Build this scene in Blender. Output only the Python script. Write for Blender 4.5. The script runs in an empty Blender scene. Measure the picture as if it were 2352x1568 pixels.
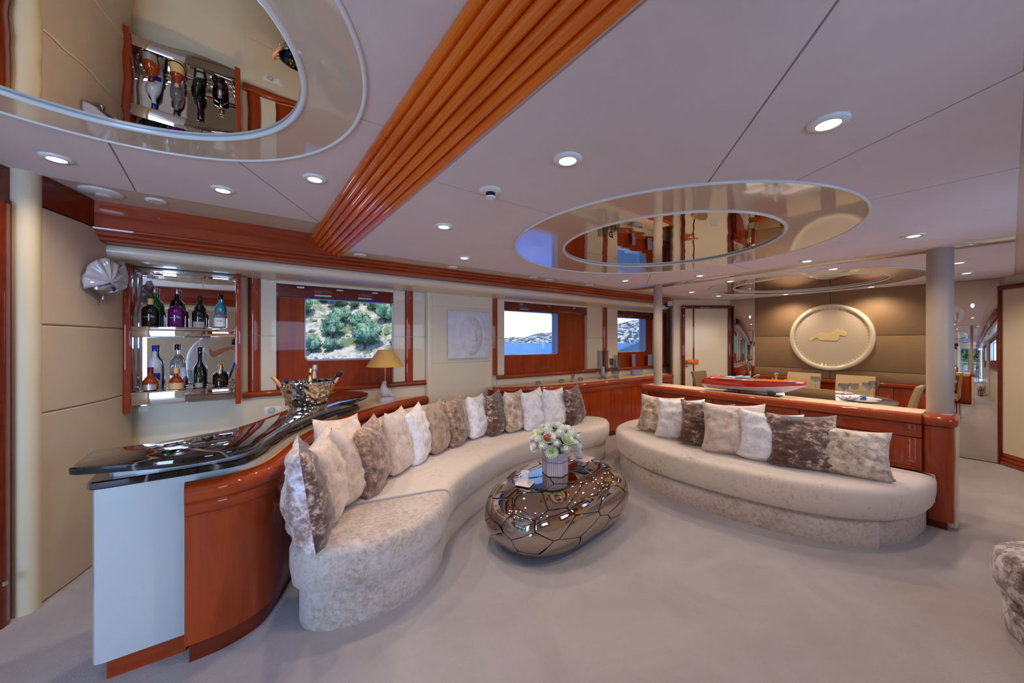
import bpy, bmesh, math, random
from mathutils import Vector, Matrix, noise

C = bpy.context.scene
COL = C.collection
PI = math.pi

# ------------------------------------------------------------------ camera
cam = bpy.data.objects.new('camera', bpy.data.cameras.new('camera'))
COL.objects.link(cam)
cam.data.sensor_width = 36.0
cam.data.lens = 845.0 / 2352.0 * 36.0
cam.data.clip_start = 0.02
cam.data.clip_end = 5000
cam.location = (0, 0, 1.4)
cam.rotation_euler = (PI / 2, 0, math.radians(53.6 - 90))
C.camera = cam

# ------------------------------------------------------------------ world, sun, exposure
W = bpy.data.worlds.new('sky')
C.world = W
W.use_nodes = True
nt = W.node_tree
nt.nodes.clear()
sky = nt.nodes.new('ShaderNodeTexSky')
sky.sky_type = 'NISHITA'
sky.sun_disc = False
sky.sun_elevation = math.radians(52)
sky.sun_rotation = math.radians(200)
sky.altitude = 0
sky.air_density = 1.0
sky.dust_density = 0.4
sky.ozone_density = 2.0
bg = nt.nodes.new('ShaderNodeBackground')
bg.inputs['Strength'].default_value = 0.30
wo = nt.nodes.new('ShaderNodeOutputWorld')
tint = nt.nodes.new('ShaderNodeMixRGB')
tint.blend_type = 'MULTIPLY'
tint.inputs[0].default_value = 1.0
tint.inputs[2].default_value = (0.86, 1.0, 1.22, 1)
nt.links.new(sky.outputs[0], tint.inputs[1])
nt.links.new(tint.outputs[0], bg.inputs[0])
nt.links.new(bg.outputs[0], wo.inputs[0])

sd = bpy.data.lights.new('sun', 'SUN')
sd.energy = 4.0
sd.angle = math.radians(0.6)
sd.color = (1.0, 0.95, 0.88)
sun = bpy.data.objects.new('sun', sd)
COL.objects.link(sun)
sun.rotation_euler = Vector((0.30, 0.62, -0.95)).to_track_quat('-Z', 'Y').to_euler()

C.view_settings.view_transform = 'Standard'
C.view_settings.look = 'None'
C.view_settings.gamma = 1.0
C.view_settings.exposure = 0.0
C.view_settings.use_curve_mapping = False
LAMP_W = 13.5          # power of each ceiling downlight
LAMP_COL = (1.0, 0.82, 0.64)
# added lamps standing in for daylight, outside starboard windows and an invented side opening
for nm, x, z, sx_, sz_, e in (('daylight_fill_a', 0.95, 1.52, 1.1, 0.62, 20), ('daylight_fill_b', 3.28, 1.52, 1.1, 0.62, 18), ('daylight_fill_c', 5.5, 1.52, 1.1, 0.62, 8),
                              ('side_opening_fill', -1.95, 1.1, 1.3, 1.9, 120)):
    ld = bpy.data.lights.new(nm, 'AREA')
    ld.shape = 'RECTANGLE'
    ld.size, ld.size_y = sx_, sz_
    ld.energy = e
    ld.color = (0.42, 0.62, 1.0)
    lo_ = bpy.data.objects.new(nm, ld)
    COL.objects.link(lo_)
    lo_.location = (x, -1.16, z)
    lo_.rotation_euler = (PI / 2, 0, 0)     # shines towards +y
cy = C.cycles
cy.use_denoising = True
cy.max_bounces = 10
cy.diffuse_bounces = 5
cy.glossy_bounces = 6
cy.transmission_bounces = 8
cy.transparent_max_bounces = 16
cy.sample_clamp_indirect = 6.0
cy.caustics_reflective = False
cy.caustics_refractive = False
cy.blur_glossy = 0.5

# ------------------------------------------------------------------ materials
def lin(c):
    return tuple(((x / 255) / 12.92 if x / 255 < 0.04045 else ((x / 255 + 0.055) / 1.055) ** 2.4) for x in c) + (1.0,)

def setin(b, k, v):
    if k in b.inputs:
        b.inputs[k].default_value = v

def mat(name, col, rough=0.5, metal=0.0, coat=0.0, sheen=0.0, emit=None, estr=1.0, trans=0.0, ior=1.45, alpha=1.0, spec=0.5):
    m = bpy.data.materials.new(name)
    m.use_nodes = True
    b = m.node_tree.nodes['Principled BSDF']
    b.inputs['Base Color'].default_value = lin(col)
    b.inputs['Roughness'].default_value = rough
    b.inputs['Metallic'].default_value = metal
    setin(b, 'Coat Weight', coat)
    setin(b, 'Coat Roughness', 0.03)
    setin(b, 'Sheen Weight', sheen)
    setin(b, 'Transmission Weight', trans)
    setin(b, 'IOR', ior)
    setin(b, 'Alpha', alpha)
    setin(b, 'Specular IOR Level', spec)
    if emit:
        setin(b, 'Emission Color', lin(emit))
        setin(b, 'Emission Strength', estr)
    m.diffuse_color = lin(col)
    return m

def nodes(m):
    return m.node_tree, m.node_tree.nodes, m.node_tree.links, m.node_tree.nodes['Principled BSDF']

def coords(m, scale=(1, 1, 1), kind='Object'):
    t, n, l, b = nodes(m)
    tc = n.new('ShaderNodeTexCoord')
    mp = n.new('ShaderNodeMapping')
    mp.inputs['Scale'].default_value = scale
    l.new(tc.outputs[kind], mp.inputs[0])
    return mp.outputs[0]

def ramp(m, fac, stops):
    t, n, l, b = nodes(m)
    r = n.new('ShaderNodeValToRGB')
    e = r.color_ramp.elements
    while len(e) < len(stops):
        e.new(0.5)
    for i, (p, c) in enumerate(stops):
        e[i].position = p
        e[i].color = lin(c)
    l.new(fac, r.inputs[0])
    return r.outputs[0]

def noisefac(m, vec, scale, detail=4, rough=0.6, dist=0.0):
    t, n, l, b = nodes(m)
    x = n.new('ShaderNodeTexNoise')
    x.inputs['Scale'].default_value = scale
    x.inputs['Detail'].default_value = detail
    x.inputs['Roughness'].default_value = rough
    x.inputs['Distortion'].default_value = dist
    if vec is not None:
        l.new(vec, x.inputs['Vector'])
    return x.outputs[0]

def bump(m, h, strength=0.3, dist=0.01, target=('Normal',)):
    t, n, l, b = nodes(m)
    x = n.new('ShaderNodeBump')
    x.inputs['Strength'].default_value = strength
    x.inputs['Distance'].default_value = dist
    l.new(h, x.inputs['Height'])
    for k in target:
        if k in b.inputs:
            l.new(x.outputs[0], b.inputs[k])
    return x

def noisy(name, c1, c2, scale=5, vec=(1, 1, 1), detail=4, lo=0.3, hi=0.7, bmp=None, dist=0.0, **kw):
    m = mat(name, c1, **kw)
    t, n, l, b = nodes(m)
    v = coords(m, vec)
    f = noisefac(m, v, scale, detail, dist=dist)
    l.new(ramp(m, f, [(lo, c1), (hi, c2)]), b.inputs['Base Color'])
    if bmp:
        h = noisefac(m, v, bmp[0], 3)
        bump(m, h, bmp[1], bmp[2])
    return m

def woodmat(name, c1, c2, c3, axis):
    m = mat(name, c2, rough=0.45, coat=0.8, spec=0.25)
    t, n, l, b = nodes(m)
    s = [9, 9, 9]
    s['xyz'.index(axis)] = 0.9
    v = coords(m, tuple(s))
    f = noisefac(m, v, 1.6, 6, 0.65, 0.6)
    l.new(ramp(m, f, [(0.25, c1), (0.5, c2), (0.8, c3)]), b.inputs['Base Color'])
    return m

CH1, CH2, CH3 = (126, 38, 3), (152, 54, 6), (170, 70, 12)
M = {}
M['wood_x'] = woodmat('cherry_grain_x', CH1, CH2, CH3, 'x')
M['wood_y'] = woodmat('cherry_grain_y', CH1, CH2, CH3, 'y')
M['wood_z'] = woodmat('cherry_grain_z', CH1, CH2, CH3, 'z')
M['wood_satin'] = woodmat('satin_cherry', CH1, CH2, CH3, 'z')
for _nd in M['wood_satin'].node_tree.nodes:
    if _nd.type == 'BSDF_PRINCIPLED':
        _nd.inputs['Coat Weight'].default_value = 0.25
M['wood_dark'] = woodmat('dark_cherry', (84, 22, 3), (104, 30, 5), (122, 42, 8), 'x')
M['wood_beam'] = woodmat('orange_beam_wood', (206, 84, 3), (226, 108, 6), (238, 126, 10), 'y')
M['cream'] = noisy('cream_lacquer', (220, 205, 177), (224, 210, 183), 3, rough=0.35, coat=0.25)
M['white_lac'] = mat('pale_lacquer', (186, 188, 186), rough=0.25, coat=0.5)
M['leather'] = noisy('cream_leather', (194, 177, 154), (200, 184, 162), 6, rough=0.55, bmp=(120, 0.15, 0.002))
M['taupe'] = noisy('taupe_leather', (142, 110, 76), (148, 116, 82), 6, rough=0.6, bmp=(150, 0.2, 0.002))
M['suede'] = noisy('mauve_suede', (214, 197, 189), (220, 204, 197), 3.5, detail=6, rough=0.9, sheen=0.2, bmp=(90, 0.15, 0.003))
M['beige'] = noisy('beige_ceiling', (202, 182, 158), (206, 187, 163), 3, rough=0.5)
M['ring'] = mat('beige_gloss', (214, 196, 170), rough=0.06, coat=0.9)
M['trim_white'] = mat('white_trim', (226, 230, 224), rough=0.25, coat=0.5)
M['ledge'] = noisy('beige_ledge', (212, 182, 148), (216, 188, 154), 4, rough=0.5, bmp=(150, 0.15, 0.002))
M['col'] = noisy('taupe_column', (164, 150, 134), (170, 156, 140), 3, rough=0.5)
M['black'] = mat('black_gloss', (10, 8, 8), rough=0.06, coat=1.0)
M['black_mat'] = mat('black_satin', (14, 14, 15), rough=0.5)
M['chrome'] = mat('chrome', (225, 225, 228), rough=0.06, metal=1.0)
M['steel'] = mat('brushed_steel', (190, 190, 192), rough=0.25, metal=1.0)
M['gold'] = mat('warm_gold', (214, 170, 92), rough=0.25, metal=1.0)
M['mirror'] = mat('mirror', (232, 228, 222), rough=0.0, metal=1.0)
M['bronze'] = mat('bronze_mirror', (190, 176, 166), rough=0.015, metal=1.0)
M['grey_frame'] = mat('grey_window_frame', (170, 172, 196), rough=0.35, coat=0.3)
M['lampglow'] = mat('lamp_glow', (255, 255, 255), emit=(255, 250, 240), estr=7.0)
M['grey_grille'] = mat('pale_grille', (196, 200, 206), rough=0.5)
M['plastic'] = mat('white_plastic', (226, 226, 226), rough=0.35)
M['porcelain'] = mat('porcelain', (242, 238, 234), rough=0.15, coat=0.5)
M['tan'] = mat('tan_leather', (196, 140, 106), rough=0.5)
M['paper'] = mat('white_linen', (236, 236, 240), rough=0.8)

# mirror on the ceiling: slightly wavy
M['ceil_mirror'] = mat('ceiling_mirror', (226, 218, 206), rough=0.005, metal=1.0)
_v = coords(M['ceil_mirror'], (1, 1, 1))
bump(M['ceil_mirror'], noisefac(M['ceil_mirror'], _v, 4.0, 1), 0.10, 0.015)

# carpet
M['carpet'] = mat('cream_carpet', (208, 194, 184), rough=0.95, sheen=0.3)
_t, _n, _l, _b = nodes(M['carpet'])
_v = coords(M['carpet'])
_f = noisefac(M['carpet'], _v, 2.2, 8, 0.7, 0.8)
_l.new(ramp(M['carpet'], _f, [(0.3, (182, 171, 172)), (0.7, (201, 191, 193))]), _b.inputs['Base Color'])
bump(M['carpet'], noisefac(M['carpet'], _v, 170, 3, 0.8), 0.9, 0.012)

def velvet(name, dark, mid, light, lo, hi, scale=9, strength=0.5, rough=0.55, metal=0.0, stretch=(1, 1, 1), fs=4.0):  # crushed-pile sheen is put into the base colour as mottling
    m = mat(name, mid, rough=rough, sheen=0.5, metal=metal)
    t, n, l, b = nodes(m)
    v = coords(m, stretch)
    big = noisefac(m, v, scale * 0.25, 3, 0.6, 0.2)
    fine = noisefac(m, v, scale * fs, 8, 0.72, 0.35)
    ad = n.new('ShaderNodeMath')
    ad.operation = 'MULTIPLY_ADD'
    l.new(big, ad.inputs[0])
    ad.inputs[1].default_value = 0.6
    ad.inputs[2].default_value = -0.3
    a2 = n.new('ShaderNodeMath')
    a2.operation = 'ADD'
    l.new(ad.outputs[0], a2.inputs[0])
    l.new(fine, a2.inputs[1])
    l.new(ramp(m, a2.outputs[0], [(lo, dark), ((lo + hi) / 2, mid), (hi, light)]), b.inputs['Base Color'])
    bump(m, fine, strength, 0.01)
    return m

M['sofa'] = velvet('beige_velvet', (168, 142, 122), (204, 184, 166), (214, 198, 184), 0.26, 0.46, 7, 0.25, 0.7)
M['sofa2'] = velvet('mottled_velvet', (168, 148, 134), (190, 173, 161), (202, 189, 181), 0.36, 0.60, 10, 0.35, 0.55)
M['p_silver'] = velvet('silver_brown_velvet', (150, 112, 98), (206, 182, 176), (240, 236, 246), 0.40, 0.60, 9, 0.6, 0.4, fs=2.5)
M['p_brown'] = velvet('brown_crushed_velvet', (66, 36, 24), (112, 72, 52), (222, 196, 176), 0.40, 0.64, 9, 0.9, 0.4, fs=2.2, stretch=(1, 1, 1.6))
M['p_gold'] = velvet('gold_flecked_velvet', (96, 66, 50), (160, 126, 110), (226, 184, 110), 0.38, 0.66, 8, 0.7, 0.4, fs=3.5)
M['p_pink'] = velvet('pale_pink_satin', (176, 146, 128), (208, 184, 168), (222, 202, 190), 0.30, 0.55, 4, 0.5, 0.45)
M['p_white'] = velvet('white_velvet', (196, 186, 184), (226, 220, 220), (238, 235, 238), 0.30, 0.55, 6, 0.5, 0.5)
M['p_tan'] = velvet('tan_satin', (120, 92, 66), (160, 130, 100), (186, 158, 128), 0.30, 0.60, 4, 0.5, 0.4)
M['p_beige'] = velvet('beige_velvet_cushion', (150, 122, 98), (198, 174, 150), (226, 210, 196), 0.36, 0.60, 7, 0.6, 0.45, fs=2.5)
M['ottoman'] = velvet('mottled_brown_velvet', (62, 42, 34), (140, 118, 108), (216, 206, 206), 0.38, 0.56, 9, 0.6, 0.45, fs=2.5)

# black marble with thin veins
M['marble'] = mat('black_marble', (14, 9, 8), rough=0.05, coat=1.0)
_t, _n, _l, _b = nodes(M['marble'])
_v = coords(M['marble'], (1.0, 1.0, 1.0))
_f = noisefac(M['marble'], _v, 1.3, 4, 0.5, 0.6)
_l.new(ramp(M['marble'], _f, [(0.0, (14, 9, 8)), (0.495, (16, 10, 9)), (0.500, (150, 132, 122)), (0.505, (16, 10, 9))]), _b.inputs['Base Color'])

M['stone'] = noisy('white_marble_relief', (206, 204, 208), (222, 222, 226), 14, rough=0.6, bmp=(60, 0.3, 0.004))

def glassmat(name, tint=(255, 255, 255), refl=0.12, rough=0.0):
    m = bpy.data.materials.new(name)
    m.use_nodes = True
    n, l = m.node_tree.nodes, m.node_tree.links
    n.clear()
    o = n.new('ShaderNodeOutputMaterial')
    mx = n.new('ShaderNodeMixShader')
    tr = n.new('ShaderNodeBsdfTransparent')
    gl = n.new('ShaderNodeBsdfGlossy')
    lw = n.new('ShaderNodeLayerWeight')
    lw.inputs['Blend'].default_value = 0.12 + refl
    fr = n.new('ShaderNodeMath')
    fr.operation = 'MULTIPLY'
    fr.inputs[1].default_value = 0.25 + 1.6 * refl
    l.new(lw.outputs['Facing'], fr.inputs[0])
    tr.inputs[0].default_value = lin(tint)
    gl.inputs['Roughness'].default_value = rough
    l.new(fr.outputs[0], mx.inputs[0])
    l.new(tr.outputs[0], mx.inputs[1])
    l.new(gl.outputs[0], mx.inputs[2])
    l.new(mx.outputs[0], o.inputs[0])
    return m

M['pane'] = glassmat('window_glass', (246, 250, 252))
M['thin_glass'] = glassmat('thin_glass', (232, 236, 240), 0.2)
M['frost'] = mat('frosted_glass', (240, 240, 252), rough=0.25, trans=0.6, ior=1.15, coat=0.5)
M['crystal'] = mat('crystal', (240, 240, 250), rough=0.05, trans=0.85, ior=1.5)

# ------------------------------------------------------------------ helpers
def link(o, parent=None, w=False):
    COL.objects.link(o)
    if parent is not None:
        o.parent = parent
        if w:
            o.matrix_parent_inverse = basis(parent).inverted()
    return o

def basis(o):
    return Matrix.LocRotScale(o.location, o.rotation_euler, o.scale)

def thing(name, label, cat, loc=(0, 0, 0), rz=0.0, group=None):
    o = bpy.data.objects.new(name, None)
    o.location = loc
    o.rotation_euler = (0, 0, rz)
    o.empty_display_size = 0.05
    COL.objects.link(o)
    return tag(o, label, cat, group)

def tag(o, label, cat, group=None):
    o['label'] = label
    o['category'] = cat
    if group:
        o['group'] = group
    return o

def struct(o, label=None):
    o['kind'] = 'structure'
    if label:
        o['label'] = label
    return o

def sh(me, ang=35):
    me.shade_smooth()
    try:
        me.set_sharp_from_angle(angle=math.radians(ang))
    except Exception:
        pass

def mesh(name, vs, fs, m, parent=None, w=False, smooth=None, loc=None):
    me = bpy.data.meshes.new(name)
    me.from_pydata([tuple(v) for v in vs], [], fs)
    me.validate()
    bm = bmesh.new()
    bm.from_mesh(me)
    bmesh.ops.recalc_face_normals(bm, faces=bm.faces)
    bm.to_mesh(me)
    bm.free()
    if smooth:
        sh(me, smooth)
    me.materials.append(m)
    o = bpy.data.objects.new(name, me)
    if loc:
        o.location = loc
    return link(o, parent, w)

def boxgeo(x0, x1, y0, y1, z0, z1):
    v = [(x0, y0, z0), (x1, y0, z0), (x1, y1, z0), (x0, y1, z0), (x0, y0, z1), (x1, y0, z1), (x1, y1, z1), (x0, y1, z1)]
    f = [(0, 3, 2, 1), (4, 5, 6, 7), (0, 1, 5, 4), (1, 2, 6, 5), (2, 3, 7, 6), (3, 0, 4, 7)]
    return v, f

def bevel_me(o, r, seg=2):
    bm = bmesh.new()
    bm.from_mesh(o.data)
    bmesh.ops.bevel(bm, geom=list(bm.edges), offset=r, segments=seg, affect='EDGES', profile=0.5)
    bm.to_mesh(o.data)
    bm.free()
    sh(o.data, 40)

def box(name, x0, x1, y0, y1, z0, z1, m, parent=None, w=False, bev=0.0, seg=2):
    v, f = boxgeo(x0, x1, y0, y1, z0, z1)
    o = mesh(name, v, f, m, parent, w)
    if bev:
        bevel_me(o, bev, seg)
    return o

def boxes(name, lst, m, parent=None, w=False, bev=0.0):
    V, F = [], []
    for b in lst:
        v, f = boxgeo(*b)
        F += [tuple(i + len(V) for i in q) for q in f]
        V += v
    o = mesh(name, V, F, m, parent, w)
    if bev:
        bevel_me(o, bev, 1)
    return o

def cr(pts, n=10, closed=False):
    """Catmull-Rom through 2-D or 3-D points."""
    P = [Vector(p) for p in pts]
    out = []
    N = len(P)
    rng = N if closed else N - 1
    for i in range(rng):
        if closed:
            a, b, c, d = P[(i - 1) % N], P[i], P[(i + 1) % N], P[(i + 2) % N]
        else:
            b, c = P[i], P[i + 1]
            a = P[i - 1] if i > 0 else b * 2 - c
            d = P[i + 2] if i + 2 < N else c * 2 - b
        for k in range(n):
            t = k / n
            out.append(0.5 * ((2 * b) + (c - a) * t + (2 * a - 5 * b + 4 * c - d) * t * t + (3 * b - a - 3 * c + d) * t ** 3))
    if not closed:
        out.append(P[-1].copy())
    return out

def normals2(P, closed):
    N = len(P)
    out = []
    for i in range(N):
        a = P[(i - 1) % N] if (closed or i > 0) else P[i]
        b = P[(i + 1) % N] if (closed or i < N - 1) else P[i]
        d = (b - a).to_2d()
        if d.length < 1e-9:
            d = Vector((1, 0))
        d.normalize()
        out.append(Vector((d.y, -d.x)))
    return out

def area2(P):
    return sum(P[i].x * P[(i + 1) % len(P)].y - P[(i + 1) % len(P)].x * P[i].y for i in range(len(P))) / 2

def loft(name, outline, prof, m, parent=None, w=False, smooth=40):
    """closed outline (list of 2-D points) swept up through (offset, z) rings, capped top and bottom."""
    P = [Vector(p).to_2d() for p in outline]
    if area2(P) < 0:
        P.reverse()
    nr = normals2(P, True)
    N = len(P)
    V, F = [], []
    for off, z in prof:
        for p, q in zip(P, nr):
            r = p + q * off
            V.append((r.x, r.y, z))
    for k in range(len(prof) - 1):
        for i in range(N):
            j = (i + 1) % N
            F.append((k * N + i, k * N + j, (k + 1) * N + j, (k + 1) * N + i))
    F.append(tuple(range(N))[::-1])
    F.append(tuple((len(prof) - 1) * N + i for i in range(N)))
    return mesh(name, V, F, m, parent, w, smooth)

def sweep(name, path, prof, m, parent=None, w=False, smooth=40, cap=True, closedprof=True):
    """open 2-D path; profile points (offset to the right-hand side of travel, z)."""
    P = [Vector(p).to_2d() for p in path]
    nr = normals2(P, False)
    K = len(prof)
    V, F = [], []
    for p, q in zip(P, nr):
        for off, z in prof:
            r = p + q * off
            V.append((r.x, r.y, z))
    for i in range(len(P) - 1):
        for k in range(K if closedprof else K - 1):
            k2 = (k + 1) % K
            F.append((i * K + k, i * K + k2, (i + 1) * K + k2, (i + 1) * K + k))
    if cap and closedprof:
        F.append(tuple(range(K))[::-1])
        F.append(tuple((len(P) - 1) * K + k for k in range(K)))
    return mesh(name, V, F, m, parent, w, smooth)

def lathe(name, prof, m, parent=None, w=False, seg=24, loc=(0, 0, 0), sx=1.0, sy=1.0, smooth=50, mod=None):
    V, F = [], []
    K = len(prof)
    for i in range(seg):
        a = 2 * PI * i / seg
        for k, (r, z) in enumerate(prof):
            rr = r * (mod(a, k) if mod else 1)
            V.append((loc[0] + rr * math.cos(a) * sx, loc[1] + rr * math.sin(a) * sy, loc[2] + z))
    for i in range(seg):
        j = (i + 1) % seg
        for k in range(K - 1):
            F.append((i * K + k, j * K + k, j * K + k + 1, i * K + k + 1))
    if prof[0][0] > 1e-6:
        F.append(tuple(i * K for i in range(seg))[::-1])
    if prof[-1][0] > 1e-6:
        F.append(tuple(i * K + K - 1 for i in range(seg)))
    o = mesh(name, V, F, m, parent, w, None)
    bm = bmesh.new()
    bm.from_mesh(o.data)
    bmesh.ops.remove_doubles(bm, verts=bm.verts, dist=1e-5)
    bmesh.ops.recalc_face_normals(bm, faces=bm.faces)
    bm.to_mesh(o.data)
    bm.free()
    sh(o.data, smooth)
    return o

def tube(name, pts, r, m, parent=None, w=False, seg=8, closed=False):
    P = [Vector(p).to_3d() for p in pts]
    N = len(P)
    V, F = [], []
    up = None
    rad = r if callable(r) else (lambda t: r)
    for i in range(N):
        a = P[(i - 1) % N] if (closed or i > 0) else P[i]
        b = P[(i + 1) % N] if (closed or i < N - 1) else P[i]
        t = (b - a).normalized()
        if up is None:
            up = Vector((0, 0, 1)) if abs(t.z) < 0.9 else Vector((1, 0, 0))
        s = t.cross(up)
        if s.length < 1e-6:
            s = t.orthogonal()
        s.normalize()
        up = s.cross(t).normalized()
        rr = rad(i / max(1, N - 1))
        for k in range(seg):
            an = 2 * PI * k / seg
            V.append(P[i] + s * math.cos(an) * rr + up * math.sin(an) * rr)
    for i in range(N if closed else N - 1):
        j = (i + 1) % N
        for k in range(seg):
            k2 = (k + 1) % seg
            F.append((i * seg + k, i * seg + k2, j * seg + k2, j * seg + k))
    if not closed:
        F.append(tuple(range(seg))[::-1])
        F.append(tuple((N - 1) * seg + k for k in range(seg)))
    return mesh(name, V, F, m, parent, w, 60)

def dup(root, loc=None, rz=None, label=None, group=None):
    r = root.copy()
    COL.objects.link(r)
    if loc is not None:
        r.location = loc
    if rz is not None:
        r.rotation_euler = (0, 0, rz)
    if label:
        r['label'] = label
    if group:
        r['group'] = group
    for ch in list(root.children):
        c = ch.copy()
        COL.objects.link(c)
        c.parent = r
        for g in ch.children:
            d = g.copy()
            COL.objects.link(d)
            d.parent = c
    return r

def circ(cx, cy, r, n=96, a0=0.0):
    return [Vector((cx + r * math.cos(a0 + 2 * PI * i / n), cy + r * math.sin(a0 + 2 * PI * i / n))) for i in range(n)]

# ================================================================== SETTING
ZB, ZS = 2.288, 2.14       # bar ceiling, saloon ceiling
YW = 4.0                   # port wall
YS = -0.86                 # starboard wall
XF = 7.0                   # forward wall
XA = -3.0                  # aft wall

# floor
fl = struct(box('floor', XA, XF + 0.3, YS - 0.1, YW + 0.1, -0.05, 0.0, M['carpet']))
from mathutils.geometry import tessellate_polygon

def slab(name, outer, holes, a0, a1, m, parent=None, plane='xy', w=False, smooth=30):
    """flat plate with holes; outline in two dimensions, extruded between a0 and a1 along the third."""
    loops = [[Vector((p[0], p[1], 0)) for p in outer]] + [[Vector((p[0], p[1], 0)) for p in h] for h in holes]
    tris = tessellate_polygon(loops)
    flat = [p for l in loops for p in l]
    n = len(flat)
    put = (lambda p, a: (p.x, p.y, a)) if plane == 'xy' else ((lambda p, a: (p.x, a, p.y)) if plane == 'xz' else (lambda p, a: (a, p.x, p.y)))
    V = [put(p, a0) for p in flat] + [put(p, a1) for p in flat]
    F = [tuple(t) for t in tris] + [tuple(i + n for i in t)[::-1] for t in tris]
    k = 0
    for l in loops:
        for i in range(len(l)):
            j = (i + 1) % len(l)
            F.append((k + i, k + j, n + k + j, n + k + i))
        k += len(l)
    return mesh(name, V, F, m, parent, w, smooth)

def rrect(x0, x1, y0, y1, r, n=6):
    out = []
    for cx, cy, a in ((x1 - r, y1 - r, 0), (x0 + r, y1 - r, 90), (x0 + r, y0 + r, 180), (x1 - r, y0 + r, 270)):
        for k in range(n + 1):
            t = math.radians(a + 90 * k / n)
            out.append((cx + r * math.cos(t), cy + r * math.sin(t)))
    return out

def rect(x0, x1, y0, y1):
    return [(x0, y0), (x1, y0), (x1, y1), (x0, y1)]

# ---- outer shell (port wall with three openings)
OPN = [(0.264, 1.338), (2.82, 4.43), (5.19, 6.30)]      # openings in the cream wall
GLS = [(0.495, 1.60), (2.70, 3.856), (4.95, 6.11)]      # window lights behind
def side_wall(nm, s, T):
    """T maps y of the port side to this side"""
    x_l = -0.72 if s == 'back' else -3.0
    bl = [(x_l, 7.1, T(4.0), T(4.05), 0, 0.944), (x_l, 7.1, T(4.0), T(4.05), 1.935, 2.35)]
    xs = [x_l] + [v for o in OPN for v in o] + [7.1]
    for i in range(0, len(xs), 2):
        bl.append((xs[i], xs[i + 1], T(4.0), T(4.05), 0.944, 1.935))
    if s == 'front':  # doorway-sized opening added to let the side fill lamp in
        nb = []
        for a, b, c, d, e, f in bl:
            if a <= -2.6 and b > -1.3:
                nb += [(a, -2.6, c, d, e, f), (-1.3, b, c, d, e, f)]
            else:
                nb.append((a, b, c, d, e, f))
        bl = nb + [(-2.6, -1.3, T(4.0), T(4.05), 2.06, 2.35)]
    bl = [(a, b, min(c, d), max(c, d), e, f) for a, b, c, d, e, f in bl]
    return struct(boxes(nm, bl, M['cream']))
side_wall('wall_back', 'back', lambda y: y)
side_wall('wall_front', 'front', lambda y: YS - (y - 4.0))

def window(n, op, gl, T, label):
    r = thing('window_%d' % n, label, 'window')
    del r['category']
    struct(r)
    lo, hi = sorted((T(4.052), T(4.075)))
    o0, o1 = op[0] - 0.03, op[1] + 0.03
    e0, e1 = min(o0, gl[0] - 0.03), max(o1, gl[1] + 0.03)
    slab('wood_panel', rect(e0, e1, 0.90, 1.97), [rrect(gl[0], gl[1], 1.209, 1.834, 0.05)], lo, hi, M['wood_satin'], r, 'xz')
    lo, hi = sorted((T(4.06), T(4.17)))
    slab('frame', rrect(gl[0], gl[1], 1.209, 1.834, 0.05), [rrect(gl[0] + 0.012, gl[1] - 0.012, 1.221, 1.822, 0.045)], lo, hi, M['grey_frame'], r, 'xz')
    lo, hi = sorted((T(4.155), T(4.160)))
    slab('pane', rrect(gl[0] + 0.005, gl[1] - 0.005, 1.214, 1.829, 0.05), [], lo, hi, M['pane'], r, 'xz')
    lo, hi = sorted((T(4.005), T(4.05)))
    box('pelmet', op[0] + 0.002, op[1] - 0.002, lo, hi, 1.815, 1.93, M['wood_dark'], r, bev=0.004)
    xs = [op[0] + (op[1] - op[0]) * k for k in (0.18, 0.5, 0.82)]
    lo, hi = sorted((T(3.999), T(4.006)))
    for x in xs:
        box('blind_fitting', x - 0.03, x + 0.03, lo, hi, 1.905, 1.92, M['steel'], r)
    lo, hi = sorted((T(4.17), T(4.22)))
    slab('hull', rect(e0 - 0.15, e1 + 0.15, 0.6, 2.35), [rrect(gl[0] - 0.02, gl[1] + 0.02, 1.19, 1.854, 0.06)], lo, hi, M['trim_white'], r, 'xz')
    return r
for i in range(3):
    window(i + 1, OPN[i], GLS[i], lambda y: y, ['window behind the bar with a view of the wooded shore', 'middle window above the long sideboard, looking at the sea', 'window nearest the dining area, with a view of sea and hills'][i])
for i in range(3):
    window(i + 4, OPN[i], GLS[i], lambda y: YS - (y - 4.0), 'window in the wall opposite the bar, seen only in mirrors')

# outside skin between windows
for s, T in (('back', lambda y: y), ('front', lambda y: YS - (y - 4.0))):
    lo, hi = sorted((T(4.17), T(4.22)))
    o = struct(boxes('wall_%s_hull' % s, [(-3.2, 7.3, lo, hi, -0.6, 0.0 if s == 'front' else 0.6), (-3.2, 7.3, lo, hi, 2.35, 2.5)] + ([(-1.3, 7.3, lo, hi, 0.0, 0.6)] if s == 'front' else []), M['trim_white']))

def wall_panels(nm, T):
    par = bpy.data.objects[nm]
    for a, b in ((0.145, 0.262), (1.34, 1.468), (1.558, 1.703), (2.702, 2.818), (4.432, 4.798), (4.902, 5.188), (6.302, 6.558), (6.662, 6.76)):
        for z0, z1 in ((0.959, 1.449), (1.453, 1.957)):
            y0, y1 = sorted((T(3.992), T(4.0)))
            box('wall_panel', a, b, y0, y1, z0, z1, M['cream'], par, bev=0.002, seg=1)
    for a, b in ((0.03, 1.70), (2.70, 4.40), (4.404, 6.05)):
        y0, y1 = sorted((T(3.992), T(4.0)))
        box('wall_panel', a, b, y0, y1, 0.5, 0.903, M['cream'], par, bev=0.002, seg=1)
wall_panels('wall_back', lambda y: y)

# ---- wood rails, uprights, soffits, cornices
def mir(path, T):
    P = [(x, T(y)) for x, y in path]
    return P
def both(fn):
    fn(lambda y: y, False)
    fn(lambda y: 3.14 - y, True)
tn = [0]
def trim(o, label=None):
    tn[0] += 1
    o.name = 'trim_%d' % tn[0]
    return struct(o, label)

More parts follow.
